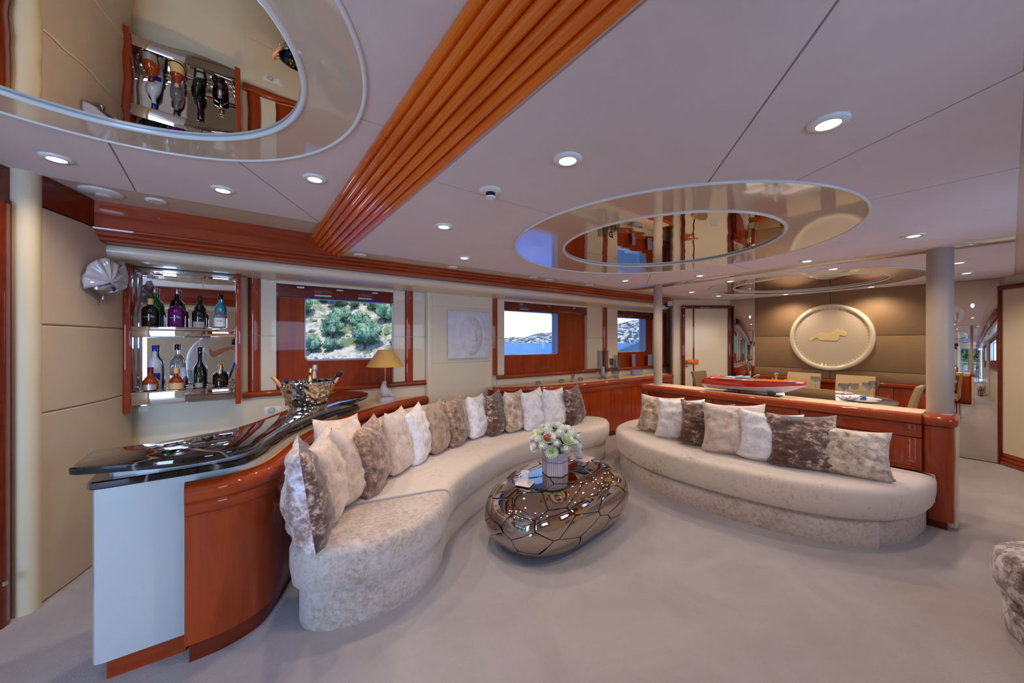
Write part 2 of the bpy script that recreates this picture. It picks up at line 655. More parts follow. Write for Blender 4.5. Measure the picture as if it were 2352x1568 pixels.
CORN = [(0.19, 2.30), (0.19, 2.125), (0.196, 2.119), (0.193, 2.108), (0.176, 2.102), (0.168, 2.100), (0.171, 2.092), (0.166, 2.081), (0.150, 2.076),
        (0.140, 2.074), (0.143, 2.066), (0.138, 2.054), (0.120, 2.046), (0.09, 2.043), (0.0, 2.043), (0.0, 2.30)]
ROLL = [(0.45, 2.041), (0.462, 2.03), (0.467, 2.005), (0.460, 1.982), (0.44, 1.966), (0.41, 1.96), (0.0, 1.96), (0.0, 2.041)]
def fore_aft(T, m):
    def path(x0, x1, y):
        P = [(x0 + (x1 - x0) * k / 6, T(y)) for k in range(7)]
        return P[::-1] if m else P
    # cornice over the bar stretches up to the higher bar ceiling; over the saloon it is short
    xl = -0.83 if not m else -3.0
    trim(sweep('cornice', path(xl, 0.69, 3.60), CORN, M['wood_x']), 'wooden fascia over the bar with three ribs along its foot')
    C2 = [(0.19, 2.145)] + CORN[1:-1] + [(0.0, 2.145)]
    trim(sweep('cornice', path(0.69, 5.84, 3.60), C2, M['wood_x']), 'ribbed wooden cornice above the windows')
    trim(sweep('soffit', path(-0.745 if not m else -3.0, 5.98, 4.0), ROLL, M['cream']), 'cream rounded soffit under the ribbed cornice')
    # closing boards above soffit
    trim(boxes('soffit_back', [(xl, 7.0, *sorted((T(3.605), T(4.0))), 2.05, 2.30)], M['cream']))
    rx = [(0.02, 1.705), (2.69, 6.05), (6.05, 6.72)]
    RAIL = [(0.0, 0.905), (0.035, 0.907), (0.045, 0.918), (0.047, 0.931), (0.045, 0.944), (0.035, 0.955), (0.0, 0.957)]
    for a, b in rx:
        trim(sweep('rail', path(a, b, 4.0), RAIL, M['wood_x']), 'wooden sill rail below the windows')
    for a, b in ((0.052, 0.140), (1.470, 1.556), (2.61, 2.70), (4.80, 4.90), (6.56, 6.66)):
        p = [(a, T(4.0)), (a, T(3.982)), (a + 0.012, T(3.970)), ((a + b) / 2, T(3.964)), (b - 0.012, T(3.970)), (b, T(3.982)), (b, T(4.0))]
        z0 = 0.957 if a < 2 or a > 4 else 0.957
        trim(loft('upright', p, [(0, z0), (0, 1.45)], M['wood_z'], smooth=50), 'polished wooden upright between windows')
        trim(loft('upright', p, [(0, 1.454), (0, 1.96)], M['wood_z'], smooth=50), 'polished wooden upright between windows')
    # cream pilaster with rounded edges
    p = [(1.705, T(4.0)), (1.705, T(3.965)), (1.715, T(3.945)), (1.74, T(3.935)), (2.575, T(3.935)), (2.60, T(3.945)), (2.61, T(3.965)), (2.61, T(4.0))]
    trim(loft('pilaster', p, [(0, 0), (0, 1.96)], M['cream'], smooth=50), 'broad cream pilaster carrying the relief')
    for z0, z1 in ((0.60, 1.147), (1.151, 1.805), (1.809, 1.957)):
        y0, y1 = sorted((T(3.930), T(3.935)))
        box('pilaster_panel', 1.765, 2.565, y0, y1, z0, z1, M['cream'], bpy.data.objects['trim_%d' % tn[0]], bev=0.0015, seg=1)
    # joints in the cream wall drawn as thin raised seams
both(fore_aft)

# ---- left wall: leather panels and wooden band
LW = [(-0.885, 3.06), (-0.864, 3.10), (-0.80, 3.28), (-0.752, 3.45), (-0.715, 3.62), (-0.695, 3.78), (-0.68, 4.0)]
LWp = cr(LW, 4)
wl = struct(sweep('wall_left', LWp, [(-0.06, 0), (0.0, 0), (0.0, 2.3), (-0.06, 2.3)], M['beige']), 'curved wall beside the bar, clad in pale leather panels')
for z0, z1 in ((0.004, 1.013), (1.018, 1.487), (1.492, 2.118)):
    sweep('leather_panel', LWp, [(0.0, z0), (0.012, z0), (0.018, z0 + 0.006), (0.018, z1 - 0.006), (0.012, z1), (0.0, z1)], M['leather'], wl)
sweep('wood_band', LWp, [(0, 2.122), (0.022, 2.122), (0.022, 2.287), (0, 2.287)], M['wood_dark'], wl)

M['pillar'] = noisy('cream_pillar', (204, 190, 158), (208, 195, 164), 3, rough=0.5)
pil = tag(lathe('pillar', [(0.056, 0), (0.056, ZB)], M['pillar'], loc=(-0.905, 3.045, 0), seg=32), 'slim round cream pillar from floor to ceiling left of the bar', 'pillar')

# door at far left
dr = thing('door_1', 'glossy wooden door frame at the far left beside the cream pillar', 'door')
del dr['category']
struct(dr)
dv = Vector((-0.40, -0.917)).normalized()
dn = Vector((0.917, -0.40))
def dpt(s, o):
    p = Vector((-0.945, 3.03)) + dv * s + dn * o
    return (p.x, p.y)
loft('frame_post', [dpt(0.0, 0.0), dpt(0.0, 0.02), dpt(0.035, 0.028), dpt(0.045, 0.0)], [(0, 0), (0, 2.11)], M['wood_dark'], dr)
loft('frame_post', [dpt(0.05, -0.02), dpt(0.05, 0.035), dpt(0.06, 0.05), dpt(0.10, 0.055), dpt(0.13, 0.045), dpt(0.135, -0.02)], [(0, 0), (0, 2.08)], M['wood_dark'], dr, smooth=60)
loft('header', [dpt(-0.02, 0.0), dpt(-0.02, 0.018), dpt(0.9, 0.018), dpt(0.9, 0.0)], [(0, 2.085), (0, 2.287)], M['wood_dark'], dr)
loft('leaf', [dpt(0.14, -0.015), dpt(0.14, 0.015), dpt(0.74, 0.015), dpt(0.74, -0.015)], [(0, 0.01), (0, 2.08)], M['wood_z'], dr)
loft('inset', [dpt(0.18, 0.014), dpt(0.18, 0.018), dpt(0.70, 0.018), dpt(0.70, 0.014)], [(0, 0.5), (0, 1.9)], M['leather'], dr)
hp = dpt(0.115, 0.075)
lathe('doorstop', [(0.0, -0.012), (0.012, -0.01), (0.012, 0.01), (0, 0.012)], M['chrome'], dr, loc=(hp[0], hp[1], 0.23), seg=12)
e1 = dpt(0.74, 0)
struct(boxes('wall_left_aft', [(-3.0, e1[0], e1[1] - 0.03, e1[1] + 0.02, 0, 2.3)], M['cream']))

# ---- aft wall with glazed doors on to the deck
wa = struct(boxes('wall_aft', [(-3.08, -3.0, -1.0, -0.78, 0, 2.3), (-3.08, -3.0, 2.2, 2.5, 0, 2.3), (-3.08, -3.0, -0.78, 2.2, 2.08, 2.3)], M['cream']), 'aft wall with glazed doors on to the deck')
d2 = thing('door_2', 'sliding glass doors to the aft deck, seen in the mirror', 'door')
del d2['category']
struct(d2)
for a, b in ((-0.78, 0.85), (0.99, 2.2)):
    slab('door_frame', rect(a, b, 0.0, 2.08), [rrect(a + 0.05, b - 0.05, 0.05, 2.03, 0.04)], -3.06, -3.02, M['chrome'], d2, 'yz')
    slab('pane', rect(a + 0.045, b - 0.045, 0.045, 2.035), [], -3.042, -3.038, M['pane'], d2, 'yz')
box('post', -3.07, -3.0, 0.85, 0.99, 0, 2.08, M['chrome'], d2, bev=0.01)

# ---- forward wall
wf = struct(boxes('wall_right', [(XF, XF + 0.1, -1.0, 4.05, 0, 2.35)], M['cream']), 'forward wall of the dining area')
TP = [(2.56, 1.580), (1.574, 0.50)]
for a, b in TP:
    for z0, z1 in ((0.845, 0.984), (0.990, 1.478), (1.484, 2.128)):
        if z0 < 0.9:
            z0 = 0.846
        o = box('leather_panel', XF - 0.03, XF + 0.001, b, a, z0, z1, M['taupe'], wf, bev=0.006)
for a, b in ((0.50, 0.92), (0.925, 1.72), (1.725, 2.56)):
    box('wainscot_panel', XF - 0.045, XF, a, b, 0.07, 0.79, M['wood_z'], wf, bev=0.004)
box('wainscot_rail', XF - 0.07, XF, 0.50, 2.56, 0.79, 0.845, M['wood_y'], wf, bev=0.012, seg=3)
box('plinth', XF - 0.03, XF, 0.50, 2.56, 0.0, 0.07, M['wood_dark'], wf)
m1 = tag(box('wall_mirror', XF - 0.02, XF - 0.001, 2.565, 2.945, 0.02, 2.12, M['mirror'], bev=0.004), 'tall narrow mirror between the panelled door and the taupe leather wall', 'mirror')
m2 = tag(box('wall_mirror', XF - 0.02, XF - 0.001, 0.075, 0.498, 0.01, 2.12, M['mirror'], bev=0.004), 'tall floor-length mirror right of the big column, reflecting the aft deck', 'mirror')

# diagonal corner walls with doors
def diag_wall(nm, dnum, p0, dirv, label, wide, back):
    dirv = Vector(dirv).normalized()
    n = Vector((dirv.y, -dirv.x))
    if n.x > 0:
        n = -n
    def q(s, o):
        p = Vector(p0) + dirv * s + n * o
        return (p.x, p.y)
    pts = [q(0, 0), q(wide, 0)] + back + [q(wide, -0.05), q(0, -0.05)]
    wl_ = struct(loft(nm, [q(-0.02, 0), q(wide, 0), q(wide, -0.05), q(-0.02, -0.05)], [(0, 0), (0, 2.14)], M['cream']))
    r = thing('door_%d' % dnum, label, 'door')
    del r['category']
    struct(r)
    H = 2.035
    F = 0.055
    def bx(n_, s0, s1, z0, z1, o0, o1, mm, par=None, bev=0.0):
        o = loft(n_, [q(s0, o0), q(s1, o0), q(s1, o1), q(s0, o1)], [(0, z0), (0, z1)], mm, par or r, smooth=30)
        if bev:
            bevel_me(o, bev, 2)
        return o
    bx('frame_post', 0.0, F, 0, H, 0, 0.05, M['wood_dark'], bev=0.008)
    bx('frame_post', 0.865 - F, 0.865, 0, H, 0, 0.05, M['wood_dark'], bev=0.008)
    bx('frame_head', 0.0, 0.865, H - F, H, 0, 0.052, M['wood_dark'], bev=0.008)
    return r, bx, q
r, bx, q = diag_wall('wall_diagonal', 3, (6.985, 2.955), (-0.79, 0.61), 'cream panelled door with a wooden frame and handle plate, beside the narrow mirror', 0.99, [])
bx('panel', 0.055, 0.64, 0.01, 1.98, 0.005, 0.02, M['cream'])
bx('inlay', 0.64, 0.665, 0.01, 1.98, 0.005, 0.024, M['wood_dark'])
bx('panel', 0.665, 0.81, 0.01, 1.98, 0.005, 0.02, M['cream'])
hp_ = bx('handle_plate', 0.57, 0.808, 1.0, 1.075, 0.02, 0.035, M['wood_beam'], bev=0.007)
c = q(0.77, 0.06)
tube('handle', [q(0.785, 0.035) + (1.05,), q(0.785, 0.07) + (1.05,), q(0.70, 0.07) + (1.045,)], 0.009, M['gold'], hp_)
lathe('lock', [(0.014, -0.014), (0.016, 0), (0.014, 0.014)], M['gold'], r, loc=q(0.775, 0.024) + (0.965,), seg=12)
bx('floor_grille', 0.235, 0.345, 0.70, 0.83, 0.02, 0.028, M['grey_grille'])
# return of the corner to the port wall
e = q(0.99, 0)
struct(loft('wall_return', [e, (6.2, 3.585), (6.78, 4.0), (6.95, 4.0), (6.3, 3.5)], [(0, 0), (0, 2.14)], M['cream']))
sw = tag(box('switch_plate', -0.004, 0.004, -0.05, 0.05, -0.025, 0.025, M['plastic'], bev=0.003), 'pale switch plate on the cream corner wall left of the door', 'switch')
sw.location = (6.40, 3.724, 1.10)
sw.rotation_euler = (0, 0, math.atan2(0.415, 0.58) + PI / 2)

r, bx, q = diag_wall('wall_diagonal_right', 4, (7.04, 0.075), (-0.79, -0.61), 'cream panelled door at the right edge of the view, beside the tall mirror', 1.2, [])
bx('panel', 0.055, 0.81, 0.135, 1.98, 0.005, 0.02, M['cream'])
for k in range(3):
    bx('base_moulding', 0.055, 0.81, 0.005 + k * 0.043, 0.045 + k * 0.043, 0.005, 0.045 - k * 0.008, M['wood_x'], bev=0.008)

# ================================================================== CEILINGS
def rect_hit(cx, cy, a, R):
    dx, dy = math.cos(a), math.sin(a)
    t = 1e9
    if dx > 1e-9: t = min(t, (R[1] - cx) / dx)
    if dx < -1e-9: t = min(t, (R[0] - cx) / dx)
    if dy > 1e-9: t = min(t, (R[3] - cy) / dy)
    if dy < -1e-9: t = min(t, (R[2] - cy) / dy)
    return Vector((cx + dx * t, cy + dy * t))

def sectors(cx, cy, rad, R, joints, z, par, m, g=0.0035):
    n = len(joints)
    for i in range(n):
        a0 = math.radians(joints[i])
        a1 = math.radians(joints[(i + 1) % n] + (360 if i == n - 1 else 0))
        k = max(4, int((a1 - a0) * 14))
        arc = [Vector((cx + rad * math.cos(a0 + (a1 - a0) * j / k), cy + rad * math.sin(a0 + (a1 - a0) * j / k))) for j in range(k + 1)]
        def off(p, a, s):
            return p + Vector((-math.sin(a), math.cos(a))) * g * s
        arc[0] = off(arc[0], a0, 1)
        arc[-1] = off(arc[-1], a1, -1)
        pts = list(arc)
        pts.append(off(rect_hit(cx, cy, a1, R), a1, -1))
        cs = []
        for X, Y in ((R[0], R[2]), (R[1], R[2]), (R[1], R[3]), (R[0], R[3])):
            ang = math.atan2(Y - cy, X - cx)
            while ang < a0:
                ang += 2 * PI
            if a0 < ang < a1:
                cs.append((ang, Vector((X, Y))))
        for ang, p in sorted(cs, key=lambda t: -t[0]):
            pts.append(p)
        pts.append(off(rect_hit(cx, cy, a0, R), a0, 1))
        slab('ceiling_panel', pts, [], z - 0.012, z, m, par, smooth=20)

def ring_set(cx, cy, ro, ri, z, par_label, n):
    t = thing('ceiling_mirror', par_label, 'mirror', (cx, cy, z))
    slab('rim', circ(0, 0, ro, 96), [circ(0, 0, ri, 96)], -0.018, 0.0, M['ring'], t)
    slab('mirror_glass', circ(0, 0, ri, 96), [], -0.010, 0.0, M['ceil_mirror'], t)
    tube('outer_trim', [(p.x, p.y, -0.016) for p in circ(0, 0, ro, 96)], 0.008, M['trim_white'], t, closed=True)
    tube('inner_trim', [(p.x, p.y, -0.016) for p in circ(0, 0, ri, 96)], 0.011, M['trim_white'], t, closed=True)
    return t

c1 = struct(boxes('ceiling_bar', [(-3.1, 0.50, -1.0, 4.1, ZB, ZB + 0.05)], M['beige']), 'ceiling over the bar')
BC = (-0.44, 1.52)
sectors(BC[0], BC[1], 0.812, (-1.36, 0.478, 0.0, 3.04), [0, 59, 92, 121, 180, 239, 268, 301], ZB, c1, M['suede'])
ring_set(BC[0], BC[1], 0.81, 0.62, ZB, 'round ceiling mirror over the bar end with a wide glossy beige rim', 0)
c2 = struct(boxes('ceiling_saloon', [(0.68, 7.1, -1.0, 4.1, ZS, ZS + 0.05)], M['beige']), 'ceiling over the saloon and dining area')
SC = (2.57, 1.56)
sectors(SC[0], SC[1], 1.122, (0.70, 4.26, -0.02, 3.15), [0, 37, 88, 138, 180, 221, 241, 272, 320], ZS, c2, M['suede'])
ring_set(SC[0], SC[1], 1.12, 0.745, ZS, 'large round ceiling mirror over the coffee table with a glossy beige rim', 1)
DC = (5.72, 1.555)
sectors(DC[0], DC[1], 1.052, (4.53, 6.98, -0.02, 3.15), [0, 90, 180, 270], ZS, c2, M['suede'])
ring_set(DC[0], DC[1], 1.05, 0.76, ZS, 'round ceiling mirror over the dining table', 2)
box('gloss_strip', 4.265, 4.525, -0.02, 3.15, ZS - 0.018, ZS, M['ring'], c2, bev=0.004)

# fluted beam between the two ceiling levels
bmth = thing('trim_beam', 'fluted orange wooden beam of seven half-round ribs crossing the ceiling', 'beam')
del bmth['category']
struct(bmth)
A = Vector((0.478, ZB))
B = Vector((0.695, ZS))
NR = 7
ax = (B - A)
nv = Vector((-ax.y, ax.x)).normalized()
if nv.y > 0:
    nv = -nv
for seg in ((-0.28, 1.548), (1.552, 3.42)):
    for k in range(NR):
        t0, t1 = k / NR, (k + 1) / NR
        def bp(t):
            return A + ax * t + nv * (0.045 * math.sin(PI * t))
        p0, p1 = bp(t0), bp(t1)
        n2 = Vector((-(p1 - p0).y, (p1 - p0).x)).normalized()
        if n2.dot(nv) < 0:
            n2 = -n2
        K = 8
        sec = []
        for j in range(K + 1):
            u = j / K
            sec.append(p0 + (p1 - p0) * (0.03 + 0.94 * u) + n2 * (0.019 * math.sqrt(max(0, 1 - (2 * u - 1) ** 2))))
        sec += [p1 - n2 * 0.02, p0 - n2 * 0.02]
        V = [(s.x, y, s.y) for y in seg for s in sec]
        L = len(sec)
        F = [(i, (i + 1) % L, L + (i + 1) % L, L + i) for i in range(L)] + [tuple(range(L)), tuple(range(L, 2 * L))]
        mesh('rib', V, F, M['wood_beam'], bmth, False, 50)
mesh('beam_core', [(s[0], y, s[1]) for y in (-0.9, 4.0) for s in ((0.478, ZB + 0.05), (0.478, ZB - 0.002), (0.695, ZS - 0.002), (0.72, ZS + 0.2))],
     [(0, 1, 2, 3), (4, 7, 6, 5), (0, 4, 5, 1), (1, 5, 6, 2), (2, 6, 7, 3), (3, 7, 4, 0)], M['wood_dark'], bmth)
box('beam_edge_trim', 0.695, 0.712, -0.28, 3.42, ZS - 0.004, ZS, M['trim_white'], bmth)  # thin white strip along the beam's saloon edge

# ---- downlights
def mk_light():
    t = thing('downlight', '', 'lamp')
    lathe('bezel', [(0.031, -0.004), (0.034, -0.010), (0.052, -0.010), (0.058, -0.004), (0.058, 0.0)], M['trim_white'], t, seg=32)
    lathe('lens', [(0.0, -0.0060), (0.032, -0.0055)], M['lampglow'], t, seg=24)
    return t
LD = bpy.data.lights.new('downlight_beam', 'SPOT')
LD.energy = LAMP_W
LD.color = LAMP_COL
LD.spot_size = math.radians(150)
LD.spot_blend = 0.9
LD.shadow_soft_size = 0.035
first = mk_light()
spots = [(-0.708, 2.705, ZB - 0.012, 'downlight in the bar ceiling nearest the cream pillar'),
         (-0.083, 2.695, ZB - 0.012, 'middle one of the three downlights in the bar ceiling'),
         (0.32, 2.218, ZB - 0.012, 'downlight in the bar ceiling beside the fluted beam'),
         (1.05, 1.05, ZS - 0.012, 'downlight between the fluted beam and the large ceiling mirror'),
         (1.57, 0.36, ZS - 0.012, 'largest-looking downlight, high on the right of the view'),
         (1.03, 2.12, ZS - 0.012, 'downlight beyond the smoke detector, near the beam'),
         (1.56, 2.81, ZS - 0.012, 'downlight near the cornice above the relief'),
         (3.71, 0.395, ZS - 0.012, 'downlight near the big column, right of the large ceiling mirror'),
         (3.68, 2.72, ZS - 0.012, 'downlight near the slim column, above the far end of the curved sofa'),
         (4.10, 1.09, ZS - 0.012, 'downlight above the partition, on the side of the big column'),
         (4.06, 2.03, ZS - 0.012, 'downlight above the partition, on the side of the slim column'),
         (4.75, 1.05, ZS - 0.012, 'downlight over the near edge of the dining table, nearer the big column'),
         (4.74, 2.00, ZS - 0.012, 'downlight over the near edge of the dining table, nearer the slim column'),
         (5.32, 2.78, ZS - 0.012, 'downlight just beyond the slim column'),
         (6.11, 2.76, ZS - 0.012, 'downlight above the cream door'),
         (6.70, 2.04, ZS - 0.012, 'downlight washing the taupe wall left of the round plate'),
         (6.72, 1.10, ZS - 0.012, 'downlight washing the taupe wall right of the round plate'),
         (5.31, 0.285, ZS - 0.012, 'nearer downlight of the pair right of the big column'),
         (6.18, 0.28, ZS - 0.012, 'farther downlight of the pair right of the big column')]
for i, (x, y, z, lab) in enumerate(spots):
    o = first if i == 0 else dup(first)
    o.location = (x, y, z)
    o['label'] = lab
    o['group'] = 'recessed ceiling downlights'
    l = bpy.data.objects.new('downlight_beam', LD)
    COL.objects.link(l)
    l.location = (0, 0, -0.03)
    l.parent = o

# other ceiling fittings
t = thing('smoke_detector', 'white smoke detector on the ceiling between the beam and the large mirror', 'detector', (0.97, 1.49, ZS - 0.012))
lathe('base', [(0.0, 0.0), (0.055, 0.0), (0.055, -0.004), (0.035, -0.012), (0.0, -0.012)][::-1], M['trim_white'], t)
lathe('sensor_ring', [(0.0, -0.030), (0.022, -0.030), (0.022, -0.012), (0, -0.012)], M['black_mat'], t)
lathe('cap', [(0.0, -0.040), (0.022, -0.038), (0.024, -0.030), (0, -0.030)], M['plastic'], t)
for i, (x, y, z, lab) in enumerate([(0.82, 3.30, ZS, 'small ceiling vent beside the foot of the fluted beam'), (1.70, 3.30, ZS, 'small ceiling vent above the relief'),
                       (2.72, 3.28, ZS, 'small ceiling vent left of the paired one above the middle window'), (2.98, 3.29, ZS, 'small ceiling vent right of the paired one above the middle window'),
                       (3.68, 3.29, ZS, 'small ceiling vent nearest the slim column'), (-0.43, 3.20, ZB, 'round ceiling vent over the bar with a dark slot')]):
    t = thing('ceiling_vent', lab, 'vent', (x, y, z), 0, 'round ceiling vents')
    lathe('flange', [(0.030, -0.010), (0.040, -0.012), (0.052, -0.006), (0.054, 0)], M['trim_white'], t, seg=28)
    lathe('slot', [(0.0, -0.004), (0.031, -0.005)], M['steel'] if i == 5 else M['trim_white'], t, seg=24)
t = thing('ceiling_speaker', 'flat round pale speaker in the beige ceiling near the bar corner', 'speaker', (-0.667, 3.21, ZB))
lathe('grille', [(0.0, -0.010), (0.085, -0.010), (0.088, -0.006)], M['grey_grille'], t, seg=36)
lathe('rim', [(0.086, -0.012), (0.094, -0.008), (0.094, 0)], M['trim_white'], t, seg=36)
# ================================================================== BAR
# curved wooden front of the bar, running from the near corner to the cream pilaster
BP = cr([(-0.195, 2.108), (-0.05, 2.118), (0.085, 2.185), (0.165, 2.31), (0.235, 2.48), (0.37, 2.78), (0.60, 3.13), (0.95, 3.46), (1.35, 3.76), (1.69, 3.93)], 10)
bar = thing('bar_counter', 'S-shaped bar with a curved cherry wood front, cream end and black marble top', 'bar', (0.1, 2.4, 0))
PANEL = [(0.0, 0.085), (0.0, 0.72), (-0.04, 0.72), (-0.04, 0.085)]
def subpath(P, a, b):
    n = len(P) - 1
    return P[int(a * n):int(b * n) + 1]
cuts = [0.0, 0.30, 0.56, 0.80, 1.0]
for i in range(4):
    sp = subpath(BP, cuts[i], cuts[i + 1])
    sweep('front_panel', sp, PANEL, M['wood_z'], bar, True)
CAP = [(0.0, 0.645), (0.014, 0.648), (0.020, 0.658), (0.020, 0.690), (0.014, 0.700), (0.016, 0.704), (0.030, 0.708), (0.038, 0.722), (0.038, 0.752), (0.030, 0.772),
       (0.014, 0.783), (-0.03, 0.787), (-0.03, 0.645)]
sweep('wooden_cap', BP, CAP, M['wood_x'], bar, True, 50)
sweep('plinth', BP[1:], [(-0.018, 0.0), (-0.018, 0.085), (-0.05, 0.085), (-0.05, 0.0)], M['wood_dark'], bar, True)
inner = cr([(-0.48, 2.45), (-0.2, 2.5), (0.0, 2.62), (0.17, 2.95), (0.40, 3.35), (0.72, 3.80)], 6)
# cream cabinet end and its body
body = [(-0.487, 2.222), (-0.478, 2.208), (-0.455, 2.202), (-0.19, 2.202)] + [(p.x - 0.055, p.y + 0.045) for p in BP[18:64]] + [(0.75, 3.80)] + [(p.x, p.y) for p in inner[::-1]] + [(-0.49, 2.43)]
loft('cream_body', body, [(0, 0.085), (0, 0.80)], M['white_lac'], bar, True, 40)
loft('body_plinth', [(-0.447, 2.224), (-0.20, 2.216), (-0.20, 2.28), (-0.447, 2.30)], [(0, 0.0), (0, 0.086)], M['wood_x'], bar, True)
lo_ = [(-0.500, 2.215), (-0.485, 2.195), (-0.45, 2.188), (-0.205, 2.186), (-0.10, 2.195)] + [(p.x - 0.062, p.y + 0.050) for p in BP[16:70]] + [(0.80, 3.86)] + [(p.x - 0.02, p.y) for p in inner[::-1]] + [(-0.505, 2.44)]
loft('lower_slab', lo_, [(-0.004, 0.800), (0, 0.805), (0, 0.828), (-0.004, 0.833)], M['marble'], bar, True, 22)
ri = [(-0.43, 2.235), (-0.41, 2.222), (-0.205, 2.22)] + [(p.x - 0.085, p.y + 0.07) for p in BP[18:66]] + [(0.76, 3.83)] + [(p.x, p.y - 0.02) for p in inner[::-1]] + [(-0.43, 2.42)]
loft('riser', ri, [(0, 0.832), (0, 0.886)], M['white_lac'], bar, True)
up = cr([(-0.505, 2.118), (-0.35, 2.06), (-0.215, 2.025), (-0.08, 2.035), (0.045, 2.115), (0.13, 2.30), (0.20, 2.46), (0.332, 2.702), (0.48, 2.93), (0.622, 3.115), (0.80, 3.27), (0.925, 3.45)], 6)
up = list(up) + [(0.96, 3.56), (0.95, 3.70), (0.90, 3.76), (0.80, 3.86), (0.74, 3.86), (0.60, 3.62)] + [(0.403, 3.277), (0.221, 2.967), (0.06, 2.68), (-0.044, 2.54), (-0.10, 2.515), (-0.352, 2.413), (-0.50, 2.417), (-0.525, 2.40), (-0.530, 2.14)]
loft('marble_top', up, [(-0.010, 0.886), (-0.002, 0.889), (0, 0.897), (0, 0.911), (-0.002, 0.917), (-0.010, 0.920)], M['marble'], bar, True, 22)
led = [(p.x - 0.02, p.y + 0.018) for p in BP[14:]] + [(1.70, 3.985), (0.80, 3.985), (0.55, 3.55), (0.1, 2.75), (0.0, 2.4)]
loft('ledge', led, [(0, 0.74), (0, 0.781)], M['ledge'], bar, True)

# ---- mirrored bottle shelves
sh_ = thing('bottle_shelf', 'wood-framed mirror with two mirrored shelves of bottles behind the bar', 'shelf', (-0.36, 4.0, 0.9))
box('mirror_back', -0.640, -0.032, 3.975, 3.998, 0.905, 1.955, M['mirror'], sh_, True)
box('post', -0.694, -0.640, 3.762, 3.998, 0.885, 1.957, M['wood_z'], sh_, True, 0.006)
box('post', -0.036, 0.002, 3.775, 3.998, 0.885, 1.957, M['wood_z'], sh_, True, 0.006)
for z0, z1 in ((1.432, 1.510), (0.935, 1.030)):
    box('shelf_box', -0.639, -0.037, 3.770, 3.975, z0, z1, M['mirror'], sh_, True, 0.003)
box('top_shelf', -0.639, -0.037, 3.86, 3.975, 1.905, 1.955, M['mirror'], sh_, True, 0.003)

def bottlemat(name, col, trans=0.0, rough=0.06):
    return mat(name, col, rough=rough, coat=0.6, trans=trans, ior=1.4)
BM = {'green': bottlemat('green_glass', (20, 130, 40), 0.35), 'black': bottlemat('black_glass', (12, 12, 16)), 'purple': bottlemat('purple_glass', (92, 12, 96), 0.15),
      'clear': M['crystal'], 'blue': bottlemat('turquoise_glass', (70, 190, 214), 0.5), 'amber': bottlemat('amber_glass', (168, 62, 12), 0.3),
      'frost': bottlemat('frosted_bottle', (206, 216, 236), 0.1, 0.35), 'dkamber': bottlemat('dark_amber_glass', (52, 20, 12), 0.1),
      'dkgreen': bottlemat('dark_green_glass', (18, 34, 20)), 'cobalt': mat('cobalt_cap', (24, 40, 170), rough=0.2, coat=0.5),
      'red': mat('dark_red_cap', (96, 18, 26), rough=0.3), 'lab_cream': mat('cream_label', (214, 180, 120), rough=0.6), 'lab_white': mat('white_label', (226, 226, 226), rough=0.6),
      'lab_grey': mat('grey_label', (150, 150, 146), rough=0.5), 'lab_cyan': mat('cyan_label', (60, 170, 226), rough=0.5), 'lab_silver': mat('silver_label', (180, 176, 176), rough=0.35, metal=0.6),
      'txt': mat('label_print', (222, 222, 222), rough=0.5), 'txtd': mat('dark_label_print', (30, 40, 70), rough=0.5), 'txtr': mat('red_label_print', (214, 30, 40), rough=0.5)}
SHAPES = {
    'gin': [(0.0, 0), (0.034, 0), (0.037, 0.006), (0.037, 0.125), (0.034, 0.14), (0.016, 0.155), (0.0135, 0.165), (0.0135, 0.195)],
    'shoulder': [(0.0, 0), (0.033, 0), (0.036, 0.008), (0.037, 0.13), (0.033, 0.155), (0.022, 0.175), (0.014, 0.185), (0.0135, 0.235)],
    'round': [(0.0, 0), (0.034, 0), (0.043, 0.012), (0.046, 0.045), (0.043, 0.075), (0.030, 0.098), (0.017, 0.112), (0.0145, 0.125), (0.0135, 0.16)],
    'tall': [(0.0, 0), (0.033, 0), (0.036, 0.01), (0.036, 0.16), (0.032, 0.185), (0.018, 0.205), (0.014, 0.22), (0.0135, 0.275)],
    'rum': [(0.0, 0), (0.034, 0), (0.037, 0.01), (0.037, 0.11), (0.034, 0.135), (0.020, 0.16), (0.015, 0.175), (0.014, 0.26)],
    'squat': [(0.0, 0), (0.055, 0), (0.062, 0.008), (0.064, 0.05), (0.060, 0.082), (0.046, 0.094), (0.018, 0.104), (0.015, 0.115), (0.015, 0.14)],
    'wine': [(0.0, 0), (0.036, 0), (0.039, 0.01), (0.039, 0.17), (0.032, 0.20), (0.018, 0.225), (0.0145, 0.24), (0.0145, 0.31)]}
for _k, _f in (('gin', 1.32), ('shoulder', 1.18), ('tall', 1.22), ('rum', 1.20), ('squat', 1.0)):
    _h = max(r for r, z in SHAPES[_k])
    SHAPES[_k] = [(r * (_f if r > 0.45 * _h else 1.08), z * {'shoulder': 1.24, 'squat': 1.35, 'tall': 1.2, 'rum': 1.2}.get(_k, 1.0)) for r, z in SHAPES[_k]]
def text_part(nm, s, size, m, parent, loc, rz, r=None):
    cu = bpy.data.curves.new(nm, 'FONT')
    cu.body = s
    cu.size = size
    cu.align_x = 'CENTER'
    cu.align_y = 'CENTER'
    cu.extrude = 0.0002
    cu.materials.append(m)
    tmp = bpy.data.objects.new('tmp', cu)
    COL.objects.link(tmp)
    me = bpy.data.meshes.new_from_object(tmp)
    bpy.data.objects.remove(tmp)
    o = bpy.data.objects.new(nm, me)
    o.rotation_euler = (PI / 2, 0, rz)
    o.location = loc
    return link(o, parent)
